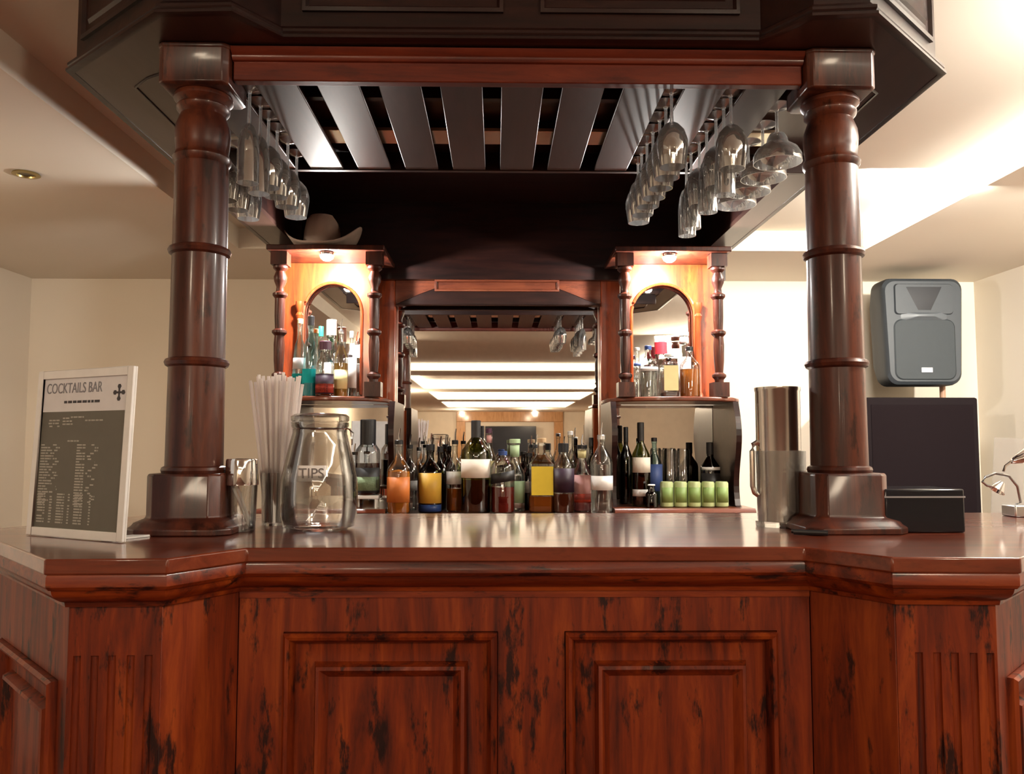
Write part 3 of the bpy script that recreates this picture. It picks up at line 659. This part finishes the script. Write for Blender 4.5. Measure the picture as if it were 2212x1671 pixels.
BL = [
 (862, 925, 50, 3.215, B, 'orange spirit bottle with orange label, the tall one left of the clear bottles', dict(liq='orange', lev=.60, lab='orange_paper', lz=(.16, .5), pour=True, cap='black_plastic')),
 (886, 938, 34, 3.40, B, 'clear bottle with pourer just right of the orange spirit bottle', dict(lab='white_paper', lz=(.3, .45), pour=True)),
 (905, 945, 26, 3.52, B, 'slim clear bottle with pourer, behind and left of the yellow-labelled dark bottle', dict(pour=True)),
 (930, 936, 50, 3.28, B, 'dark brown bottle with tall golden-yellow label and black cap', dict(glass='glass_dark', liq='amber', lev=.6, lab='yellow_paper', lz=(.14, .58), pour=True, lab2=('navy_plastic', .02, .12), cap='black_plastic', caph=.09)),
 (951, 942, 34, 3.43, B, 'dark brown bottle with black pourer, tucked behind the golden-labelled bottle', dict(glass='glass_dark', liq='brown', lev=.6, pour=True, caph=.09)),
 (983, 926, 38, 3.34, B, 'clear bottle with pale label over amber liquid, left of the big green bottle', dict(liq='amber', lev=.32, lab='white_paper', lz=(.38, .56), pour=True)),
 (1028, 908, 64, 3.26, B, 'large green glass bottle with cream label and dark contents', dict(glass='glass_green', liq='dark', lev=.36, lab='cream_paper', lz=(.38, .58), cap='black_label', caph=.22, neck=.26, sh=.68)),
 (1056, 925, 34, 3.42, B, 'bottle with pink and purple neck behind the big green bottle', dict(liq='gold', lev=.5, lab='pale_yellow', lz=(.3, .6), cap='purple_plastic', neckcol='pink_paper')),
 (1086, 974, 52, 3.25, B, 'clear bottle with blue cap, dark slanting label and red contents', dict(liq='red', lev=.42, lab='black_label', lz=(.5, .66), cap='navy_plastic', sh=.78, caph=.07, slant=True)),
 (1112, 948, 44, 3.335, B, 'bottle with long pale green neck and pale green label', dict(lab='light_green', lz=(.12, .42), cap='light_green', neckcol='light_green', neck=.44, sh=.55, liq='clear', lev=.5)),
 (1142, 978, 40, 3.42, B, 'short brown bottle behind the yellow-labelled bottle', dict(glass='glass_dark', liq='brown', lev=.5, lab='cream_paper', lz=(.3, .5))),
 (1158, 938, 26, 3.50, B, 'slim clear bottle with pourer, partly hidden behind the yellow-labelled one', dict(pour=True)),
 (1170, 946, 54, 3.27, B, 'square-shouldered clear bottle with bright yellow label and amber contents', dict(liq='amber', lev=.22, lab='gold_yellow_paper', lz=(.24, .62), cap='cork', square=True, sh=.68)),
 (1217, 957, 46, 3.235, B, 'round-shouldered bottle with black cap and arched dark label', dict(liq='brown', lev=.28, lab='dark_paper', lz=(.30, .64), cap='black_plastic', caph=.13, neck=.4, sh=.7)),
 (1232, 931, 34, 3.42, B, 'clear bottle with white cap standing behind the dark-labelled one', dict(cap='white_plastic', caph=.05)),
 (1257, 938, 42, 3.32, B, 'bottle with yellow neck and pink-white label with a red flower', dict(liq='pink', lev=.55, lab='pink_paper', lz=(.18, .55), lab2=('red_paper', .14, .27), neckcol='pale_yellow', sh=.6, pour=True, neck=.42)),
 (1277, 945, 28, 3.42, B, 'black bottle between the yellow-necked and the tall clear bottle', dict(glass='glass_dark', liq='dark', lev=.6, caph=.12)),
 (1299, 912, 48, 3.215, B, 'tall clear bottle with silver pourer at the right end of the middle row', dict(liq='clear', lev=.62, lab='white_paper', lz=(.30, .48), pour=True, cap='silver_cap', sh=.7)),
 (766, 958, 40, 3.44, B + .021, 'bottle with orange contents in the lower left niche', dict(liq='orange', lev=.5, pour=True)),
 (1352, 922, 28, 3.46, B + .021, 'slim black bottle at the left of the lower right niche', dict(glass='glass_dark', liq='dark', lev=.6, cap='black_label', caph=.2)),
 (1384, 912, 40, 3.32, B + .021, 'green wine bottle with cream label in the lower right niche', dict(glass='glass_green', liq='dark', lev=.44, lab='cream_paper', lz=(.40, .58), lab2=('white_paper', .12, .2), cap='black_label', caph=.22)),
 (1413, 945, 34, 3.42, B + .021, 'blue-labelled bottle beside the green wine bottle', dict(glass='glass_blue', liq='clear', lev=.5, lab='blue_paper', lz=(.2, .6), cap='black_plastic')),
 (1533, 955, 42, 3.42, B + .021, 'black bottle with small white emblem in the lower right niche', dict(glass='glass_dark', liq='dark', lev=.6, cap='black_label', caph=.2, lab='black_label', lz=(.2, .5), lab2=('white_paper', .55, .6))),
 # upper left shelf
 (644, 690, 34, 3.40, SZ, 'tall clear bottle with cyan contents at the left end of the upper left shelf', dict(glass='glass_blue', liq='cyan', lev=.30, cap='pale_yellow', taper=.5, sh=.6, lab2=('white_paper', .36, .5))),
 (668, 684, 38, 3.34, SZ, 'tall clear bottle with cyan contents and black stopper, second on the upper left shelf', dict(glass='glass_blue', liq='cyan', lev=.34, cap='black_plastic', taper=.5, sh=.6, caph=.12)),
 (690, 706, 28, 3.45, SZ, 'clear bottle with green cap on the upper left shelf', dict(cap='green_plastic', caph=.14)),
 (700, 738, 40, 3.30, SZ, 'short dark bottle with banded red label on the upper left shelf', dict(glass='glass_clear', liq='brown', lev=.38, lab='dark_paper', lz=(.04, .40), lab2=('red_paper', .06, .22), cap='purple_plastic', caph=.16, neck=.5)),
 (713, 692, 30, 3.44, SZ, 'clear bottle with bulky cream stopper behind the dark red-labelled one', dict(cap='cream_paper', caph=.2, neck=.6, lab='cream_paper', lz=(.15, .45))),
 (734, 690, 32, 3.36, SZ, 'clear bottle with long neck in the middle of the upper left shelf', dict(liq='gold', lev=.5, lab='pale_yellow', lz=(.12, .4), cap='silver_cap', pour=True)),
 (757, 716, 24, 3.44, SZ, 'white-labelled bottle beside the inner post of the upper left shelf', dict(lab='white_paper', lz=(.15, .6), cap='white_plastic', caph=.1)),
 # upper right shelf
 (1378, 750, 16, 3.32, SZ, 'very slim clear bottle at the left end of the upper right shelf', dict(cap='white_plastic', neck=.6, lab='blue_paper', lz=(.62, .68))),
 (1402, 746, 42, 3.36, SZ, 'clear round-shouldered bottle with blue cap on the upper right shelf', dict(liq='clear', lev=.5, cap='navy_plastic', caph=.08, lab='white_paper', lz=(.5, .58), sh=.66)),
 (1430, 738, 32, 3.46, SZ, 'bottle with bright red cap on the upper right shelf', dict(cap='red_plastic', caph=.22, neck=.7)),
 (1448, 764, 36, 3.32, SZ, 'square bottle with pale yellow label on the upper right shelf', dict(liq='dark', lev=.1, lab='pale_yellow', lz=(.14, .72), cap='white_plastic', square=True, sh=.78, neck=.5)),
 (1480, 716, 30, 3.47, SZ, 'tall white bottle at the back of the upper right shelf', dict(glass='glass_clear', lab='white_paper', lz=(.1, .62), cap='white_plastic', neckcol='white_paper', neck=.6)),
 (1492, 748, 44, 3.34, SZ, 'amber whisky bottle with black cap on the upper right shelf', dict(liq='amber', lev=.55, cap='black_plastic', caph=.09, sh=.66)),
]
for px, top, wp, Y, base, lb, kw in BL: bottle(px, top, wp, Y, base, lb, **kw)
# dark sauce-like bottle on a small white stand
st = thing('display_stand', 'small white stand under the dark bottle behind the tip jar', 'stand', (X(797, 3.24), 3.24, BZ + .021))
sx = X(795, 3.24); sz = Z(1068, 3.24)
MB().box(sx - .05, sx + .05, 3.20, 3.29, sz - .014, sz).build('stand_top', M['white_plastic'], st, bevel=.003)
for q in (-.042, .035): 
    for yy in (3.205, 3.278): MB().box(sx + q, sx + q + .007, yy, yy + .007, BZ + .0212, sz - .014).build('leg', M['white_plastic'], st)
bottle(795, 906, 54, 3.245, sz, 'dark bottle with black neck and pale round label, on the small white stand', glass='glass_clear', liq='dark', lev=.42, lab='black_label', lz=(.03, .36), lab2=('light_green', .06, .24), cap='black_plastic', caph=.34, neck=.5, sh=.6)
# two plain decanters / tumblers
for px, lb in ((1446, 'left one of two clear upturned tumblers behind the green tins'), (1474, 'right one of two clear upturned tumblers behind the green tins')):
    x = X(px, 3.45); zt2 = Z(968, 3.45); zb2 = BZ + .0215
    tag(MB().lathe([(.026, zb2), (.027, zt2 - .01), (.022, zt2), (0, zt2), (0, zt2 - .004), (.020, zt2 - .004), (.024, zb2)], x, 3.45, 24).build('tumbler', M['glass'], origin=(x, 3.45, zb2)), lb, 'glass', 'tumblers in the right niche')
tin_l = ['leftmost green tin in the lower right niche', 'second green tin from the left in the lower right niche', 'middle green tin of the five in the lower right niche', 'second green tin from the right in the lower right niche', 'rightmost green tin in the lower right niche']
for k in range(5):
    x = X(1438 + 29.5 * k, 3.27); z0 = BZ + .0215; z1 = Z(1040, 3.27)
    t = thing('drinks_tin', tin_l[k], 'tin', (x, 3.27, z0), 'green tins in the lower right niche')
    MB().lathe([(0, z0), (.023, z0), (.026, z0 + .004), (.026, z1 - .006), (.022, z1), (.020, z1 - .002), (0, z1 - .002)], x, 3.27, 24).build('can', paint('tin_green', (.42, .50, .24), .4), t)
    n = 14; vs = []
    for j in range(n + 1):
        a = -PI / 2 + (j / n - .5) * 2.0; vs += [(x + .0264 * math.cos(a), 3.27 + .0264 * math.sin(a), z0 + .018), (x + .0264 * math.cos(a), 3.27 + .0264 * math.sin(a), z1 - .022)]
    MB().add(vs, [(2 * j, 2 * j + 2, 2 * j + 3, 2 * j + 1) for j in range(n)]).build('label', paint('tin_label', (.22, .33, .10), .5), t, solid=.0003)
bottle(1406, 1046, 26, 3.25, BZ + .0205, 'tiny dark bottle with white cap left of the green tins', glass='glass_dark', liq='dark', lev=.5, cap='white_plastic', neck=.5, name='miniature_bottle')

# ------------------------------------------------------------------ things on the bar top
T = CT + .0005
# tip jar
jx, jy = at(688, 1148, 1.83)[0], 1.83
tj = thing('tip_jar', 'large clear glass clip-top jar with a TIPS label', 'jar', (jx, jy, T))
zj = lambda p: Z(p, jy, 688)
J = [(0, T + .006), (.060, T + .006), (.074, T + .012), (.079, T + .03), (.081, T + .07), (.079, T + .11), (.072, zj(1000)), (.063, zj(960)), (.056, zj(935)), (.056, zj(926)), (.0595, zj(920)), (.0595, zj(912))]
Jo = [(r + .003 if r else 0, z - (.005 if i < 3 else 0)) for i, (r, z) in enumerate(J)]
MB().lathe(Jo + J[::-1], jx, jy, 48).build('glass_body', M['glass'], tj)
lz_ = zj(911)
MB().lathe([(0, lz_), (.060, lz_), (.063, lz_ + .003), (.063, lz_ + .012), (.056, lz_ + .017), (.03, lz_ + .019), (0, lz_ + .019)], jx, jy, 40).build('glass_lid', M['glass'], tj)
MB().lathe([(.0605, zj(927)), (.0625, zj(927) + .0015), (.0605, zj(927) + .003), (.059, zj(927) + .0015)], jx, jy, 40, closed=True).build('wire_clamp', M['chrome'], tj)
MB().tube([(jx + .061, jy, zj(925)), (jx + .074, jy - .005, zj(935)), (jx + .072, jy - .008, zj(960)), (jx + .066, jy, zj(925))], .0016, 8).build('clamp_lever', M['chrome'], tj)
vs = []; n = 12; rj = .0765 + .0035
for k in range(n + 1):
    a = -PI / 2 + (k / n - .5) * .78
    for zq in (zj(1036), zj(1003)): vs.append((jx + rj * math.cos(a), jy + rj * math.sin(a), zq))
lbj = MB().add(vs, [(2 * k, 2 * k + 2, 2 * k + 3, 2 * k + 1) for k in range(n)]).build('label', paint('tips_label', (.80, .77, .76), .5), tj, solid=.0004)
def text(body, size, loc, rot, m, parent, name='lettering', align='CENTER', ext=.0004, sx=1):
    c_ = bpy.data.curves.new(name, 'FONT'); c_.body = body; c_.size = size; c_.extrude = ext; c_.align_x = align; c_.align_y = 'CENTER'
    o = bpy.data.objects.new(name, c_); C.objects.link(o); c_.materials.append(m)
    me = bpy.data.meshes.new_from_object(o); bpy.data.objects.remove(o); o = bpy.data.objects.new(name, me); C.objects.link(o)
    o.rotation_euler = rot; o.scale = (sx, 1, 1)
    o.location = Vector(loc) - WORLD[parent.name] if parent is not None else loc
    if parent is not None: o.parent = parent
    WORLD[o.name] = Vector(loc); return o
text('TIPS', .030, (jx, jy - rj - .0008, zj(1020)), (PI / 2, 0, 0), paint('tips_grey', (.16, .14, .14), .6), tj, 'lettering')
# straw tumbler
gx, gy = X(594, 1.93, 1140), 1.93
sg = thing('straw_glass', 'clear tumbler holding the white paper-wrapped straws', 'glass', (gx, gy, T))
MB().lathe([(0, T), (.030, T), (.033, T + .12), (.0315, T + .12), (.0285, T + .006), (0, T + .006)], gx, gy, 28).build('glass_body', M['glass'], sg)
random.seed(9)
nst = 0
for k in range(32):
    a = k * 2.39996; r = math.sqrt((k + .5) / 32); bx, by = gx + .0235 * r * math.cos(a), gy + .0235 * r * math.sin(a)
    tx, ty = gx + .066 * r * math.cos(a) - .004, gy + .050 * r * math.sin(a); hh = .338 + .024 * random.random() - .014 * r
    d = Vector((tx - bx, ty - by, hh)); d = d
    lbl = 'white wrapped drinking straw standing in the tumbler left of the tip jar'
    o = MB().tube([(bx, by, T + .008), (bx + d.x * .4, by + d.y * .4, T + .008 + hh * .45), (tx, ty, T + hh)], .0037, 8).build('drinking_straw', M['straw_white'], origin=(bx, by, T + .008))
    tag(o, lbl, 'straw', 'white straws in the tumbler')
# glass with steel rim, stirrers inside
cx_, cy_ = X(520, 1.80, 1140), 1.80
cg = thing('cocktail_shaker', 'glass shaker with a shiny steel cup on top, beside the left column', 'cocktail shaker', (cx_, cy_, T))
MB().lathe([(0, T), (.030, T), (.034, T + .115), (.0325, T + .115), (.0285, T + .006), (0, T + .006)], cx_, cy_, 32).build('glass_beaker', M['glass'], cg)
MB().lathe([(.0350, T + .098), (.0355, T + .10), (.0335, T + .150), (.032, T + .154), (.030, T + .152), (.030, T + .148), (.0342, T + .10)], cx_, cy_, 32).build('steel_cup', M['chrome'], cg)
for (q, w_, lb) in ((-.016, .018, 'left one of two clear stirring sticks leaning in the shaker glass'), (-.006, .022, 'right one of two clear stirring sticks leaning in the shaker glass')):
    tag(MB().tube([(cx_ + w_, cy_ - .004 * q * 100, T + .008), (cx_ + q, cy_ - .01, T + .095)], .003, 8).build('stirring_stick', paint('milky_plastic', (.7, .7, .7), .3), origin=(cx_, cy_, T)), lb, 'stirrer', 'stirring sticks')
# steel cylinder (cup dispenser)
dx, dy = X(1676, 1.90, 1000), 1.88
dp = thing('cup_dispenser', 'tall shiny steel cylinder with a side handle by the right column', 'dispenser', (dx, dy, T))
zt3 = Z(836, dy)
def dproft(): return [(.047, T + .012), (.049, T + .05), (.0495, zt3 - .01), (.051, zt3 - .006), (.051, zt3), (.046, zt3), (.045, zt3 - .02), (.044, T + .03), (0, T + .03), (0, T + .012)]
MB().lathe(dproft(), dx, dy, 40).build('steel_body', M['steel'], dp)
MB().lathe([(0, T), (.053, T), (.054, T + .010), (.048, T + .0115), (0, T + .0115)], dx, dy, 36).build('base_ring', M['glass'], dp)
MB().tube([(dx - .049, dy, T + .19), (dx - .058, dy, T + .185), (dx - .061, dy, T + .17), (dx - .061, dy, T + .09), (dx - .057, dy, T + .075), (dx - .049, dy, T + .07)], [.006] * 6, 10).build('handle', M['steel'], dp)
MB().lathe([(.0530, T + .012), (.0555, T + .17), (.054, T + .17), (.0515, T + .012)], dx + .004, dy, 36).build('clear_sleeve', M['acrylic'], dp)
# folded bar tongs / pen by the right column
tg = at(1745, 1128, 1.74)
tag(MB().tube([(tg[0] - .045, 1.70, T + .006), (tg[0] + .015, 1.672, T + .006)], .0055, 10).tube([(tg[0] - .045, 1.712, T + .006), (tg[0] + .01, 1.684, T + .006)], .0045, 10).build('bar_tongs', M['black_plastic'], origin=(tg[0], 1.7, T)), 'small black bar tongs lying at the foot of the right column', 'tongs')
# black box
bxx0, bxx1 = X(1912, 1.73, 1100), X(2085, 1.73, 1100)
bk = thing('black_box', 'glossy black box standing right of the right column on the bar top', 'box', ((bxx0 + bxx1) / 2, 1.79, T))
zbx = Z(1056, 1.73, 1990)
MB().box(bxx0, bxx1, 1.73, 1.86, T, zbx).build('body', paint('gloss_black', (.010, .011, .016), .12), bk, bevel=.004)
MB().box(bxx0 - .001, bxx1 + .001, 1.729, 1.861, zbx - .018, zbx - .015).build('lid_seam', paint('grey_edge', (.35, .36, .40), .3), bk)
# gooseneck reading lamp
gx0, gy0 = X(2196, 2.12, 1110), 2.12
gl = thing('gooseneck_lamp', 'small silver gooseneck lamp at the right end of the bar top', 'lamp', (gx0, gy0, T))
Zp = lambda p: Z(p, 2.12, 2150)
def G_(px, py, dy=0): a = at(px, py, gy0 + dy); return (a[0], gy0 + dy, a[1])
MB().box(gx0 - .022, gx0 + .03, gy0 - .03, gy0 + .03, T, T + .030).build('base', M['silver_cap'], gl, bevel=.004)
MB().tube([(gx0, gy0, T + .03), G_(2205, 1085), G_(2198, 1050), G_(2180, 1028), G_(2150, 1022), G_(2128, 1030), G_(2122, 1040), G_(2132, 1048), G_(2148, 1052)], .0035, 10).build('gooseneck', paint('dark_chrome', (.35, .35, .36), .25, 1), gl)
hd = MB(); p = G_(2160, 1050); hd.lathe([(0, .012), (.008, .011), (.014, .0), (.020, -.014), (.018, -.014), (.012, 0), (0, .006)], 0, 0, 20)
hd.v = [(p[0] + v[0] * .8 + v[2] * .6, p[1] + v[1], p[2] + v[2] * .8 - v[0] * .6) for v in hd.v]; hd.build('lamp_head', M['chrome'], gl)
hd = MB(); p = G_(2196, 990); hd.lathe([(0, .012), (.008, .011), (.014, .0), (.020, -.014), (.018, -.014), (.012, 0), (0, .006)], 0, 0, 20)
hd.v = [(p[0] - v[2] * 1.2 + v[0] * .3, p[1] + v[1], p[2] + v[0] - v[2] * .5) for v in hd.v]; hd.build('lamp_head', M['chrome'], gl)
MB().tube([G_(2168, 1018), G_(2172, 1006), G_(2188, 994)], .0035, 8).build('gooseneck', M['chrome'], gl)

# cocktail menu stand
pa, pb_ = Vector((-.961, 1.729, T)), Vector((-.703, 1.589, T))
sg_ = thing('menu_stand', 'white framed cocktail menu stand on the left end of the bar top', 'sign', tuple((pa + pb_) / 2))
ux = (pb_ - pa).normalized(); W = (pb_ - pa).length; nn = Vector((ux.y, -ux.x, 0)); lean = math.radians(2.5)
uz = Vector((0, 0, 1)) * math.cos(lean) - nn * math.sin(lean); on = nn * math.cos(lean) + Vector((0, 0, 1)) * math.sin(lean)
Hs = .336; mxs = Matrix(((ux.x, -on.x, uz.x, pa.x), (ux.y, -on.y, uz.y, pa.y), (ux.z, -on.z, uz.z, pa.z + .0008), (0, 0, 0, 1)))
def sb(x0, x1, y0, y1, z0, z1, nm_, m_, **k): q = MB(); q.mx = mxs; q.box(x0, x1, y0, y1, z0, z1); return q.build(nm_, m_, sg_, **k)
sb(0, W, 0, .004, 0, Hs, 'backing', M['white_plastic'], bevel=.001)
fw = .017; wp = paint('frame_white', (.80, .80, .80), .35)
q = MB(); q.mx = mxs; q.box(0, fw, -.006, -.0002, 0, Hs).box(W - fw, W, -.006, -.0002, 0, Hs).box(fw, W - fw, -.006, -.0002, 0, fw).box(fw, W - fw, -.006, -.0002, Hs - fw, Hs); q.build('frame', wp, sg_, bevel=.001)
sb(fw, W - fw, -.0012, -.0002, fw, Hs - .085, 'menu_sheet', paint('menu_grey', (.13, .125, .105), .5))
sb(fw, W - fw, -.0012, -.0002, Hs - .085, Hs - fw, 'heading_panel', paint('heading_white', (.70, .70, .74), .5))
q = MB(); q.mx = Matrix(((ux.x, -nn.x, 0, pa.x), (ux.y, -nn.y, 0, pa.y), (0, 0, 1, pa.z), (0, 0, 0, 1))); q.box(.045, .075, .006, .10, 0, .004).box(W - .075, W - .045, .006, .10, 0, .004); q.build('foot', M['white_plastic'], sg_)
rot = Matrix(((ux.x, uz.x, on.x), (ux.y, uz.y, on.y), (ux.z, uz.z, on.z))).to_euler()
def SP(x, z, d=-.0016): return mxs @ Vector((x, d, z))
text('COCKTAILS BAR', .030, SP(fw + .095, Hs - .038), rot, paint('heading_ink', (.22, .22, .25), .6), sg_, 'heading', sx=.78)
q = MB(); q.mx = mxs; random.seed(3)                      # writing too small to read: rows of strokes
q2 = MB(); q2.mx = mxs
xx = .085
while xx < .190: l = random.uniform(.006, .016); q2.box(xx, xx + l, -.0022, -.0013, Hs - .068, Hs - .063); xx += l + .004
cx0 = W - .043; cz0 = Hs - .05
q2.box(cx0 - .002, cx0 + .002, -.0022, -.0013, cz0 - .016, cz0 + .016).box(cx0 - .015, cx0 + .015, -.0022, -.0013, cz0 - .002, cz0 + .002)
for sx_, sz_ in ((1, 0), (-1, 0), (0, 1), (0, -1)): q2.prism([(cx0 + sx_ * .012 + .005 * math.cos(a * PI / 3), cz0 + sz_ * .012 + .005 * math.sin(a * PI / 3)) for a in range(6)], -.0023, -.0013, 'Y')
q2.build('heading_ornament', paint('ornament_ink', (.05, .05, .06), .6), sg_)
def rowz(x0, x1, z, wmin=.004, wmax=.012, fill=.8):
    x = x0
    while x < x1:
        l = random.uniform(wmin, wmax)
        if random.random() < fill: q.box(x, min(x + l, x1), -.0021, -.0013, z, z + .0028)
        x += l + .0025
rowz(.11, .15, Hs - .098); 
for z in (.232, .226, .220): rowz(.03, .075, z); rowz(.085, .135, z + .004)
rowz(.155, .225, .231); rowz(.105, .14, .190)
for i in range(22):
    z = .182 - i * .0056; rowz(.022, .045 + .006 * (i % 3), z, .01, .02, .95)
    if i < 18: x = .060 + .01 * math.sin(i * 1.3); rowz(x, x + .012, z)
    rowz(.136, .162, z, .01, .02, .95); x = .180 + .012 * math.sin(i * 1.1); rowz(x, x + .010, z)
for i in range(11):
    z = .083 - i * .0056; rowz(.024, .048, z, .01, .02, .95); rowz(.062, .070, z); rowz(.085, .108, z, .01, .02, .95); rowz(.120, .125, z); rowz(.140, .165, z, .01, .02, .95); rowz(.185, .190, z)
ml = q.build('menu_lines', paint('chalk_ink', (.42, .41, .37), .6), sg_)

ml['kind'] = 'stuff'
# ------------------------------------------------------------------ loudspeaker and sub
SX0, SX1, SY = X(1870, 4.45), X(2114, 4.45), 4.45
sbz = Z(857, SY)
su = thing('subwoofer', 'large black fabric covered subwoofer box behind the right column', 'subwoofer', ((SX0 + SX1) / 2, 4.7, 0))
MB().box(SX0, SX1, SY, 4.95, .02, sbz).build('cabinet', mat('black_cloth', (.010, .007, .008), .9, spec=.08), su, bevel=.012)
MB().box(SX0 + .03, SX1 - .03, SY - .004, SY, .05, sbz - .04).build('grille', mat('grille_black', (.009, .006, .007), .95, spec=.05), su, bevel=.003)
q = MB()
for a in (SX0 + .06, SX1 - .06):
    for b in (SY + .06, 4.89): q.lathe([(0, 0), (.02, 0), (.022, .0198), (0, .0198)], a, b, 12)
q.build('rubber_foot', M['black_plastic'], su)
ps = thing('loudspeaker', 'dark grey moulded loudspeaker on a short pole above the subwoofer', 'loudspeaker', (X(2038, 4.7), 4.68, sbz))
kx = X(2006, 4.6); z0, z1 = Z(833, 4.55, 2007), Z(603, 4.55, 2007); h2 = z1 - z0
spk = paint('speaker_grey', (.028, .034, .040), .5)
wL, wR = X(1925, 4.5), X(2092, 4.5); tL, tR = X(1914, 4.5), X(2092, 4.5)
def rr(x0, x1, za, zb_, r, n=5):
    pts = []
    for (cx2, cz2, a0_) in ((x1 - r, za + r, -PI / 2), (x1 - r, zb_ - r, 0), (x0 + r, zb_ - r, PI / 2), (x0 + r, za + r, PI)):
        for k in range(n + 1): a = a0_ + PI / 2 * k / n; pts.append((cx2 + r * math.cos(a), cz2 + r * math.sin(a)))
    return pts
def loft(sections, name, m_, parent, cap0=True, cap1=True, **k):   # sections: [(y, pts)]
    n = len(sections[0][1]); vs = [(p[0], y, p[1]) for y, ps_ in sections for p in ps_]
    fs = [(j * n + i, j * n + (i + 1) % n, (j + 1) * n + (i + 1) % n, (j + 1) * n + i) for j in range(len(sections) - 1) for i in range(n)]
    if cap0: fs.append(tuple(range(n)))
    if cap1: fs.append(tuple(range((len(sections) - 1) * n, len(sections) * n)))
    return MB().add(vs, fs).build(name, m_, parent, **k)
def shape(sc, dx=0, top=0): 
    pts = rr(tL, tR, z0, z1, .06); cz = (z0 + z1) / 2; cxm = (tL + tR) / 2; out = []
    for a, b in pts:
        f = 1 - .10 * max(0, (cz - b) / h2 * 2) ** 1.2
        out.append((cxm + (a - cxm) * f * sc + dx, cz + (b - cz) * sc + (top if b > cz else 0)))
    return out
loft([(4.50, shape(.93)), (4.515, shape(.985)), (4.54, shape(1.0)), (4.64, shape(1.0)), (4.80, shape(.72))], 'cabinet', spk, ps)
kxm = (tL + tR) / 2; 
gz0, gz1 = z0 + .035, z0 + h2 * .60
loft([(4.494, rr(kxm - .165, kxm + .165, gz0, gz1, .04)), (4.4995, rr(kxm - .172, kxm + .172, gz0 - .006, gz1 + .006, .045))], 'grille', paint('speaker_grille', (.020, .026, .030), .65), ps)
hz0, hz1 = z0 + h2 * .66, z1 - .04     # horn: recessed flare with dark throat
loft([(4.490, rr(kxm - .16, kxm + .16, hz0, hz1, .02)), (4.4995, rr(kxm - .165, kxm + .165, hz0 - .004, hz1 + .004, .02))], 'horn_frame', spk, ps)
loft([(4.4895, [(kxm - .10, hz1 - .015), (kxm + .10, hz1 - .015), (kxm + .035, hz0 + .02), (kxm - .035, hz0 + .02)]), (4.4885, [(kxm - .095, hz1 - .018), (kxm + .095, hz1 - .018), (kxm + .030, hz0 + .023), (kxm - .030, hz0 + .023)])], 'horn_throat', paint('horn_black', (.012, .013, .016), .6), ps)
loft([(4.470, rr(kxm - .05, kxm + .05, gz1 + .018, gz1 + .03, .004)), (4.4995, rr(kxm - .13, kxm + .13, gz1 - .002, gz1 + .05, .02))], 'horn_lip', paint('speaker_grey_light', (.08, .09, .10), .4), ps)
MB().box(kxm - .028 , kxm + .034, 4.488, 4.4938, gz0 + .035, gz0 + .062).build('badge', paint('badge_silver', (.45, .45, .48), .4), ps, bevel=.001)
MB().tube([(X(2038, 4.66), 4.66, sbz + .001), (X(2038, 4.66), 4.66, z0 + .06)], .016, 16).build('pole', paint('pole_copper', (.45, .26, .17), .4), ps)
# dark wall cabinet edge seen at the right border
wx = X(2207, 3.2, 350)
tag(MB().box(wx, wx + .35, 3.2, 3.26, Z(395, 3.2, 2207), Z(290, 3.2, 2207)).build('hanging_screen', M['black_plastic'], bevel=.006, origin=(wx, 3.2, 1.9)), 'dark hanging screen edge at the right border beside the ceiling tray', 'screen')
# pale sheet leaning at the right end
sx0, sy0 = X(2140, 2.20, 1100), 2.215
tag(MB().prism([(X(2140, 2.2), Z(1118, 2.2)), (X(2155, 2.2), Z(944, 2.2)), (X(2300, 2.2), Z(950, 2.2)), (X(2300, 2.2), Z(1118, 2.2))], sy0, sy0 + .004, 'Y').build('acrylic_sheet', M['acrylic'], origin=(sx0, sy0, CT)), 'clear acrylic sheet standing behind the silver gooseneck lamp', 'sheet')
